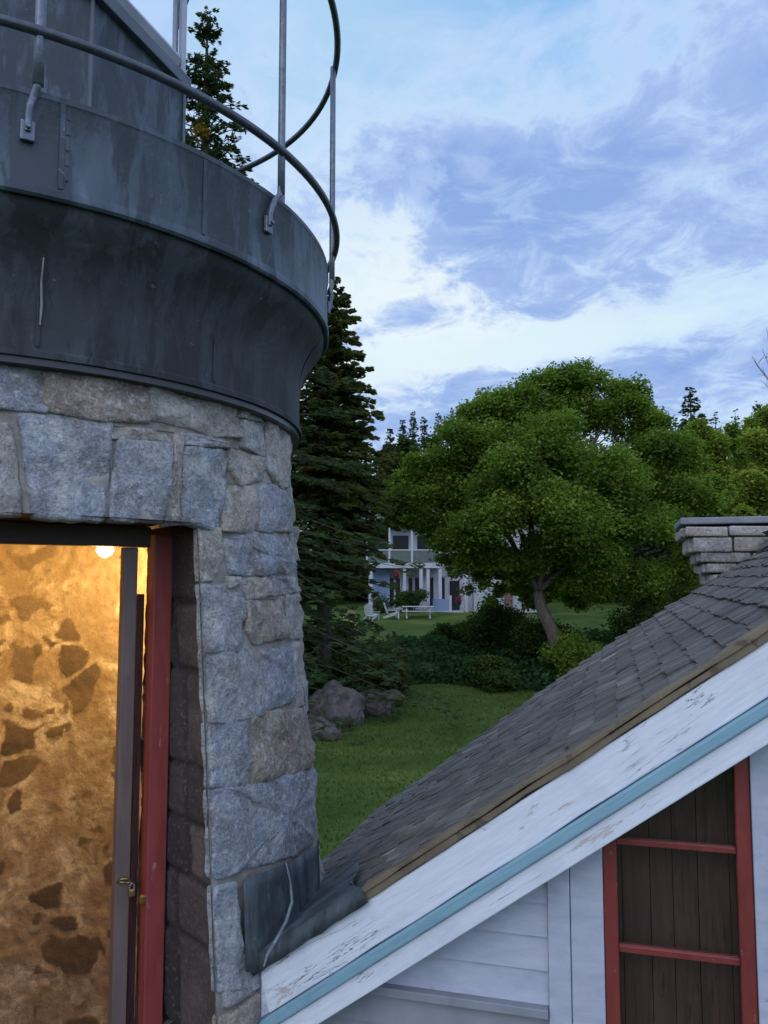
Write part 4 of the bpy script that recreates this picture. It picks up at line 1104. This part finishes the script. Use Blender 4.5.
# big maple with leaning trunk
def C3(px, py, y, r): return (tuple(at(px, py, y)), r)
MY = 37.0
mb = at(571, 668, MY); mb.z = G(mb.x, mb.y); mf = at(538, 592, MY)
spots = [(560, 402, 0, 1.7), (512, 420, .8, 1.7), (608, 416, .5, 1.7), (474, 446, -.5, 1.6), (648, 442, 0, 1.6), (560, 445, -2.4, 2.0), (448, 484, .5, 1.6), (510, 475, -2.4, 2.0), (612, 475, -2.4, 2.0),
         (672, 484, .2, 1.4), (676, 530, 0, 1.35), (642, 525, -2, 1.8), (560, 505, -3.2, 2.0), (500, 522, -2.6, 1.7), (448, 520, .6, 1.45), (590, 548, -2.2, 1.6), (542, 552, -1.6, 1.35),
         (642, 575, -.8, 1.4), (682, 575, .5, 1.2), (585, 378, .3, 1.0), (545, 382, .3, 1.0), (432, 462, 1.0, 1.2), (560, 470, 2.5, 2.3), (500, 480, 2.8, 2.1), (620, 500, 2.8, 2.3), (480, 548, -.4, 1.05), (520, 566, .6, .95), (692, 525, .5, .9), (604, 585, -.5, 1.1),
         (410, 478, 1, 1.0), (530, 440, 0, 1.6), (590, 522, 0, 1.7), (522, 400, 0, 1.1), (635, 408, 0, 1.1), (664, 452, -.5, 1.2), (500, 566, .9, .6), (560, 575, .2, .8), (470, 500, 1.5, 1.5), (655, 600, .8, 1.0), (418, 494, .4, 1.0), (520, 588, 1.5, .7), (482, 574, 1.5, .65), (452, 562, .8, .6), (500, 590, 2, .5), (545, 585, 2.5, .8), (575, 600, 3, .9), (436, 532, .4, .7), (455, 574, .6, .42), (468, 590, .9, .42), (492, 600, 1.2, .42), (506, 574, .8, .6), (530, 602, 1.6, .6), (440, 560, .3, .4), (484, 585, .2, .45), (465, 560, -.3, .9), (500, 560, -.8, 1.0), (530, 560, -1, 1.0), (450, 540, -.3, .8), (520, 400, -.4, 1.1), (475, 415, .2, 1.0), (560, 380, -.3, 1.1), (545, 590, .6, .75), (575, 588, -.6, .7), (520, 580, 0, .7), (625, 390, .2, 1.0), (495, 408, .3, 1.2), (462, 432, .2, 1.1), (655, 418, .2, 1.1), (682, 452, .2, 1.1), (700, 500, .3, .9), (698, 560, .2, 1.0), (398, 500, .6, 1.15), (424, 518, .2, .95), (408, 522, 0, .6), (392, 522, .4, .6), (445, 545, 0, .75), (470, 560, 1, .7)]
cl_ = [C3(x, y, MY + dy, r) for x, y, dy, r in spots]
random.seed(2)
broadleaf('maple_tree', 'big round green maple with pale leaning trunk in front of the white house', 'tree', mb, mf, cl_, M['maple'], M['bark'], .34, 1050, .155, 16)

# far trees
def ctree(px, py, y, w, label, mat='far', seed=1, group=None, wh=95):
    p = at(px, py, y); b = (p.x, y, G(p.x, y))
    conifer('spruce_tree', label, b, p.z - b[2], w, M[mat], wh, 9, 8, .50, .30, seed=seed, group=group, build_trunk=False, mult=3, vr=.36, taper=.95, floor=.28, vj=.15)
ctree(403, 420, 88, 2.6, 'far spruce tip at the left end of the tree line beside the cedar', seed=31)
ctree(413, 412, 95, 2.3, 'slim pointed far spruce left of the maple, tallest of that cluster', seed=32)
ctree(424, 416, 92, 2.4, 'far spruce with narrow tip in the middle of the cluster left of the maple', seed=33)
ctree(438, 414, 97, 2.4, 'far spruce touching the upper left edge of the maple crown', seed=34)
ctree(390, 428, 84, 2.8, 'broad far spruce against the low cloud close beside the cedar', seed=35)
ctree(648, 388, 72, 2.9, 'thin topped spruce rising just right of the maple crown', seed=36)
ctree(690, 387, 70, 6.0, 'dark pointed spruce standing above the yellow green trees', seed=37)
ctree(757, 402, 82, 3.0, 'dark spruce top behind the yellow green trees near the bare branches', seed=38)
def bl(px, py, y, w, h, label, mat='ygreen', seed=1, name='birch_tree', size=.22, per=620, group=None):
    random.seed(seed); p = at(px, py, y); zb = G(p.x, y); cs = []
    for k in range(16):
        t = k / 15; a = random.uniform(0, 6.28); rr = w * .62 * math.sin(math.pi * (.18 + .78 * t)) * random.uniform(.4, 1)
        zc_ = p.z - h + (h - w * .3) * t; cs.append(((p.x + rr * math.cos(a), y + rr * math.sin(a), zc_), w * random.uniform(.30, .42) * (1.05 - .35 * t)))
    broadleaf(name, label, 'tree', (p.x, y, zb), (p.x + random.uniform(-.3, .3), y, max(zb + 1.0, p.z - h)), cs, M[mat], M['bark'], .14 + w * .03, per, size, 8, group, .9)
bl(700, 412, 50, 3.2, 8.0, 'yellow green tree behind the chimney, touching the maple', seed=41)
bl(733, 418, 55, 2.8, 9.0, 'thin pale green tree in the middle behind the chimney', 'maple', 42)
bl(770, 404, 47, 3.0, 8.5, 'bright yellow green tree at the frame edge above the chimney', seed=43)
bl(752, 462, 41, 2.2, 5.0, 'low bright green tree crown close behind the chimney top', seed=44)
bl(716, 470, 46, 2.4, 6.0, 'dull green understory tree filling the gap behind the chimney', 'maple', 45)
bl(394, 448, 74, 3.4, 8, 'olive green tree rising behind the house roof beside the cedar', 'olive', 46, size=.34)
bl(692, 420, 58, 3.2, 9, 'rounded yellow green tree right behind the maple crown edge', seed=48)
bl(716, 425, 62, 3.4, 10, 'tall pale green tree between the yellow green ones behind the chimney', 'maple', 49)
bl(748, 414, 60, 3.4, 10, 'broad yellow green tree left of the frame edge above the chimney', seed=50)
bl(785, 424, 52, 3.2, 9, 'yellow green tree cut by the right frame edge', 'maple', 51)
# a dim wood closes the view behind
random.seed(77)
for i, (px, py, y) in enumerate([(330, 452, 110), (352, 446, 104), (370, 440, 112), (455, 436, 106), (480, 430, 112), (505, 425, 106), (530, 420, 112), (590, 420, 108), (615, 418, 112), (635, 420, 104), (665, 412, 96), (675, 416, 104), (715, 412, 96), (735, 410, 100), (785, 405, 96), (800, 408, 90), (560, 424, 104)]):
    ctree(px, py, y, 3.4, 'dark spruce of the dim far wood behind the house and nearer trees', seed=50 + i, group='far wood of spruces', wh=50)
for i, (px, py, y, w_) in enumerate([(318, 462, 78, 5.5), (356, 456, 84, 5), (386, 440, 90, 4.6), (408, 434, 88, 4.4), (430, 432, 86, 4.4), (462, 438, 92, 5.5), (505, 450, 86, 5.5), (548, 452, 90, 5.5), (590, 452, 84, 5.5), (632, 450, 88, 5.5), (672, 448, 80, 5), (712, 446, 84, 5), (752, 444, 80, 5), (792, 440, 84, 5)]):
    bl(px, py, y, w_, 15, 'dim broad leaved tree of the far wood behind the house and maple', 'bush', 90 + i, 'broad_tree', .5, 110, 'far wood of broad leaved trees')
# bare twigs at the right edge
p = at(775, 420, 30); bt = thing('bare_tree', 'leafless twigs of a bare tree against the cloud at the frame edge', 'tree', (p.x, 30, G(p.x, 30)))
m = MB(); random.seed(6); tr0 = Vector((p.x + .35, 30, G(p.x, 30) - .2)); tr1 = at(782, 400, 30); limb(m, tr0, tr1, .14, .06, 0, 8, wob=.02)
m.build('trunk', M['bark_d'], bt, smooth=True)
m = MB()
for k in range(12):
    e = at(random.uniform(750, 800), random.uniform(322, 385), 30 + random.uniform(-.6, .6)); pts = limb(m, tr1, e, .022, .006, .02, 5)
    for q in range(4): a = pts[random.randint(2, 4)]; limb(m, a, a + Vector((random.uniform(-.4, .3), random.uniform(-.3, .3), random.uniform(.1, .45))), .008, .003, 0, 3)
m.build('twigs', M['bark_d'], bt)

# ------------------------------------------------------------------ shrubs, bank and rocks
def shrub(px, py, y, w, h, label, mat='bush', seed=1, size=.13, per=1500, group=None, name='shrub'):
    random.seed(seed); p = at(px, py, y); zb = G(p.x, y); cs = []
    for k in range(7):
        a = random.uniform(0, 6.28); rr = w * random.uniform(0, .6)
        cs.append(((p.x + rr * math.cos(a), y + rr * math.sin(a) * .7, zb + h * random.uniform(.25, .7)), w * random.uniform(.3, .5)))
    root = thing(name, label, 'shrub', (p.x, y, zb), group)
    C, U, V, Tn = clump_leaves(cs, per, size, min(1, h / w)); keep = C[:, 2] > zb - .1
    cards('foliage', C[keep], U[keep], V[keep], Tn[keep], M[mat], root)
    m = MB()
    for k in range(5): limb(m, (p.x, y, zb - .1), cs[k][0], .05, .015, 0, 4)
    m.build('stem', M['bark_d'], root)
shrub(335, 660, 33, 1.8, 2.2, 'dark shrub in front of the cedar above the large boulder', seed=61)
shrub(385, 676, 33.5, 1.6, 1.6, 'olive brown shrub between the boulders and the upper lawn', 'olive', 62)
shrub(500, 640, 40, 2.6, 2.6, 'wide dark shrub beneath the left side of the maple', seed=63)
shrub(455, 632, 43, 1.6, 1.1, 'low dark shrub at the edge of the upper lawn below the picnic table', seed=64)
shrub(590, 630, 36, 2.2, 2.4, 'mid green shrub just right of the maple trunk', 'maple', 65)
shrub(640, 610, 38, 2.6, 3.4, 'tall dark shrub between maple trunk and chimney', seed=66)
shrub(690, 585, 40, 2.8, 4.0, 'dark shrub against the far roof edge left of the chimney', seed=67)
shrub(545, 655, 40, 2.2, 2.0, 'dark shrub directly behind the foot of the maple trunk', seed=68)
shrub(500, 665, 35.5, 1.8, 1.3, 'low dark shrub at the far end of the lower lawn', seed=69)
shrub(318, 640, 34.5, 1.9, 3.0, 'tall dark shrub filling the gap between tower wall and cedar trunk', seed=74)
shrub(352, 650, 36, 1.2, 1.5, 'low dark shrub at the left end of the upper lawn under the cedar', seed=75)
def build_bank():                              # ground cover on the bank
    n = 30000; x = rng.uniform(-6, 17, n); y = rng.uniform(35.2, 43.8, n); keep = (y > 35.0 + .06 * (x + 6) + .8 * np.sin(x * .8)) & (y < 43.2 - .5 * np.sin(x * 1.1) - np.clip(1.0 - x, 0, 4) * 1.3)
    x, y = x[keep], y[keep]; n = len(x)
    z = gz(x, y) + rng.random(n) ** 1.5 * (.35 + .45 * (np.sin(x * 1.7 + y) * np.sin(y * 1.3 - x * .6) + 1) * .5)
    C = np.stack([x, y, z], 1); nr = unit(n); nr[:, 2] = np.abs(nr[:, 2]) + .4; nr /= np.linalg.norm(nr, axis=1)[:, None]; U = perp(nr); V = np.cross(nr, U); s = rng.uniform(.12, .3, n)[:, None]
    o = cards('ground_cover', C, U * s, V * s * .8, np.clip(rng.normal(.5, .22, n), 0, 1), M['ivy'])
    tag(o, 'dark leafy ground cover over the bank below the upper lawn', 'ground cover', kind='stuff')
build_bank()
def build_tufts():                             # uneven grass on the lower lawn
    n = 26000; y = 9 + 27 * rng.random(n) ** .8; x = rng.uniform(-.12, .32, n) * y
    C = np.stack([x, y, gz(x, y) + .03], 1); U = unit(n) * .5; U[:, 2] = np.abs(U[:, 2]) + .6; U /= np.linalg.norm(U, axis=1)[:, None]; V = perp(U)
    L = rng.uniform(.05, .11, n)[:, None]
    gm = foliage('grass_blades', (.035, .065, .014), (.062, .105, .022), (.11, .145, .034), .4, .5)
    o = cards('grass_tufts', C, U * L, V * L * .35, np.clip(rng.normal(.5, .25, n), 0, 1), gm)
    tag(o, 'short uneven grass blades on the lower lawn', 'grass', kind='stuff')
build_tufts()
def boulder(px, py, y, s, label, seed):
    p = at(px, py, y); zb = G(p.x, y)
    b = bmesh.new(); bmesh.ops.create_icosphere(b, subdivisions=4, radius=1)
    for v in b.verts:
        d = v.co.normalized(); q = 1 + .28 * noise.fractal(d * 1.1 + Vector((seed, 0, 0)), 1.0, 2.1, 4) + .22 * (noise.voronoi(d * 1.6 + Vector((seed * 3, 0, 0)))[0][0] - .4)
        v.co = Vector((d.x * s[0], d.y * s[1], d.z * s[2])) * q
    me = bpy.data.meshes.new('boulder'); b.to_mesh(me); b.free(); me.materials.append(M['rock'])
    o = bpy.data.objects.new('boulder', me); COL.objects.link(o); o.location = (p.x, y, zb + s[2] * .45); tag(o, label, 'boulder')
shrub(352, 742, 26.5, .35, .45, 'tuft of weeds growing against the large grey boulder', seed=81, size=.07, per=900, name='weed')
shrub(400, 700, 31, .5, .5, 'weedy tuft at the right end of the row of rocks', 'maple', 82, size=.08, per=900, name='weed')
boulder(334, 722, 27.5, (.95, .8, .85), 'large grey boulder at the lawn edge beside the tower', 1)
boulder(368, 712, 29.5, (.75, .6, .55), 'smaller grey boulder right of the large one', 2)
boulder(318, 752, 25.5, (.6, .5, .4), 'low brownish rock in front of the large boulder', 3)
boulder(388, 690, 31.5, (.6, .5, .35), 'mossy dark rock under the olive brown shrub', 5)

# ------------------------------------------------------------------ white house beyond
HY = 60.0
def build_house():
    xL = at(368, 600, HY).x; xR = at(546, 600, HY).x; zg = G((xL + xR) / 2, HY) - .05
    zD = at(400, 567, HY).z; zE = at(400, 522, HY).z
    h = thing('white_house', 'white two storey clapboard house with upper balcony behind the maple', 'house', ((xL + xR) / 2, HY + 4, zg))
    X = lambda px: at(px, 600, HY).x
    m = MB(); m.box(X(390), X(474), HY + 1.2, HY + 8.5, zg, zE); m.build('wall', M['white_plain'], h)
    m = MB(); m.box(X(470) + .3, xR, HY + .2, HY + 8.5, zg, zE); m.build('wing_wall', M['white_plain'], h)
    m = MB(); zz = zg
    while zz < zE - .1: m.box(X(470) + .29, xR + .01, HY + .17, HY + .2, zz, zz + .16); zz += .19
    m.build('clapboards', M['white_plain'], h)
    m = MB(); m.box(xL, X(390), HY + .8, HY + 8.5, zg, zD); m.build('side_wall', M['shade_wall'], h)  # white wall with its blue shade put into the colour
    m = MB(); m.box(xL - .2, X(440), HY - .4, HY + 1.25, zD - .08, zD + .28); m.build('balcony', M['white_plain'], h)
    bal = MB()
    bal.box(xL - .2, X(440), HY - .38, HY - .32, zD + 1.18, zD + 1.26)
    br = bal.build('balcony_rail', M['white_plain'], h)
    m = MB(); m.box(xL - .15, X(440) - .05, HY - .345, HY - .33, zD + .30, zD + 1.17); m.build('balcony_screen', M['green_sh'], br)
    for px in (367, 389.5, 412, 440): 
        m = MB(); m.box(X(px) - .07, X(px) + .07, HY - .36, HY - .22, zD + .28, zE - .05); m.build('balcony_post', M['white_plain'], h)
    for px in (371, 404.5, 421, 428, 440, 466): 
        m = MB(); m.box(X(px) - .12, X(px) + .12, HY - .3, HY - .1, zg - .1, zD - .09); m.build('porch_post', M['white_plain'], h)
    for a, b in ((389, 394), (396, 400.5), (409, 413), (415.5, 420), (430, 434.5), (441, 446)):
        m = MB(); m.box(X(a), X(b), HY + 1.13, HY + 1.25, zg + .45, zg + 2.5); wn = m.build('window', M['dark'], h)
        m = MB(); m.box(X(a) - .07, X(a), HY + 1.10, HY + 1.2, zg + .4, zg + 2.55); m.box(X(b), X(b) + .07, HY + 1.10, HY + 1.2, zg + .4, zg + 2.55); m.box(X(a) - .07, X(b) + .07, HY + 1.10, HY + 1.2, zg + 2.56, zg + 2.66); m.build('frame', M['white_plain'], wn)
    for a, b in ((376, 386), (393, 409), (418, 432)):
        m = MB(); m.box(X(a), X(b), HY + 1.13, HY + 1.25, zD + .4, zD + 2.35); m.build('upper_window', M['dark'], h)
    m = MB(); m.box(X(451), X(461), HY + 1.12, HY + 1.25, zg + .1, zg + 2.3); m.build('door', M['dark'], h)
    m = MB(); m.box(X(505), X(513), HY + .10, HY + .25, zg + .2, zg + 2.6); m.build('door', plain('brown_door', (.16, .10, .07), .6), h)
    m = MB(); m.box(X(516), X(518), HY + .08, HY + .25, zg + .2, zg + 2.7); m.build('corner_board', M['white_plain'], h)
    m = MB(); m.box(X(432), X(449), HY - 1.0, HY - .93, zg + .15, zg + 1.0); m.build('porch_panel', M['shade_wall'], h)  # white panel, coloured with the same blue shade
    m = MB(); m.box(X(448), X(450.5), HY - 1.05, HY - .88, zg, zg + 1.25); m.build('newel_post', M['white_plain'], h)
    m = MB(); m.box(X(425), X(462), HY - 1.2, HY + 1.1, zg - .1, zg + .14); m.build('porch_step', M['white_plain'], h)
    m = MB(); a, b = xL - .5, xR + .5; y0, y1, ym = HY - .6, HY + 9, HY + 4.2; zr = zE + 1.5
    m.prism([(a, y0, zE), (a, ym, zr), (a, y1, zE)], (b - a, 0, 0)); m.build('roof', M['roofd'], h)
    # red flowers in pots on the porch
    for i, (px, dz, lb) in enumerate(((458, .55, 'pot of red flowers by the house porch post'), (396, 2.35, 'hanging basket of red flowers under the balcony edge'))):
        f = thing('flower_pot', lb, 'flower pot', (X(px), HY - .75, zg + dz))
        m = MB(); c = Vector((X(px), HY - .75, zg + dz)); m.tube([c, c + Vector((0, 0, .3))], [.14, .2], 10); m.build('pot', M['dark'], f)
        n = 120; C = np.array(c) + np.array([0, 0, .40]) + unit(n) * rng.uniform(.1, .30, n)[:, None]; u = unit(n); cards('blossoms', C, u * .12, perp(u) * .12, rng.random(n), M['redf'], f)
    return zg, X
zg, HX = build_house()
def lawn_chair(px, y, rz, label, mat):
    p = at(px, 611, y); z = G(p.x, y); t = thing('lawn_chair', label, 'chair', (p.x, y, z), None, rz)
    def part(name, fn):
        m = MB(); fn(m); me_o = m
        o = bpy.data.objects.new(name, bpy.data.meshes.new(name)); o.data.from_pydata(m.v, [], m.f); o.data.materials.append(mat); COL.objects.link(o); o.parent = t
        b = bmesh.new(); b.from_mesh(o.data); bmesh.ops.recalc_face_normals(b, faces=b.faces); b.to_mesh(o.data); b.free()
    def back(m):
        for i in range(5):
            x = -.24 + i * .12; h = .78 - .05 * abs(i - 2) ** 1.5
            m.obox((x, .30 + .17, .32 + h / 2), (.052, 0, 0), (0, .012, -.004), (0, h / 2 * .36, h / 2 * .93))
    part('backrest', back)
    def seat(m):
        for i in range(5): m.obox((0, -.28 + i * .12, .40 - i * .028), (.29, 0, 0), (0, .055, -.012), (0, .003, .011))
    part('seat', seat)
    for s in (-1, 1):
        part('armrest', lambda m: m.obox((s * .36, .0, .56), (.065, 0, 0), (0, .38, 0), (0, 0, .012)))
        part('leg', lambda m: m.obox((s * .33, -.30, .275), (.02, 0, 0), (0, .045, 0), (0, 0, .275)))
        part('leg', lambda m: m.obox((s * .31, .22, .20), (.018, 0, 0), (0, .40, -.13), (0, .012, .05)))
lawn_chair(372, 53.5, R_(155), 'white slatted lawn chair between the yellow chair and the sideways white chair', M['chair'])
lawn_chair(393, 54.5, R_(100), 'white slatted lawn chair beside the picnic table, turned sideways', M['chair'])
lawn_chair(349, 51, R_(190), 'faded yellow lawn chair at the edge of the upper lawn by the cedar', M['yel'])
def picnic():
    y = 55.0; a, b = at(402, 606, y), at(434, 606, y); z = G((a.x + b.x) / 2, y); cx = (a.x + b.x) / 2; hw = (b.x - a.x) / 2
    t = thing('picnic_table', 'white picnic table with benches on the upper lawn before the house', 'table', (cx, y, z))
    m = MB()
    for i in range(5): m.box(cx - hw, cx + hw, y - .40 + i * .162, y - .25 + i * .162, z + .74, z + .78)
    m.build('tabletop', M['chair'], t)
    for s in (-1, 1):
        m = MB(); m.box(cx - hw, cx + hw, y + s * .72 - .13, y + s * .72 + .13, z + .43, z + .47); m.build('bench', M['chair'], t)
    for sx in (-1, 1):
        for s in (-1, 1):
            m = MB(); m.obox((cx + sx * hw * .72, y + s * .40, z + .37), (.04, 0, 0), (0, .045, 0), (0, -s * .26, .37)); m.build('leg', M['chair'], t)
        m = MB(); m.box(cx + sx * hw * .72 - .03, cx + sx * hw * .72 + .03, y - .82, y + .82, z + .36, z + .425); m.build('brace', M['chair'], t)
picnic()
shrub(381, 602, 57.5, 1.1, 1.5, 'rounded dark shrub against the house between the two white chairs', seed=71, per=900)
shrub(412, 600, 58.0, 1.7, 1.5, 'long dark shrub under the house windows behind the picnic table', seed=72, per=900)
shrub(487, 606, 57.5, .8, .7, 'small dark shrub at the foot of the white wing wall', seed=73, per=900)
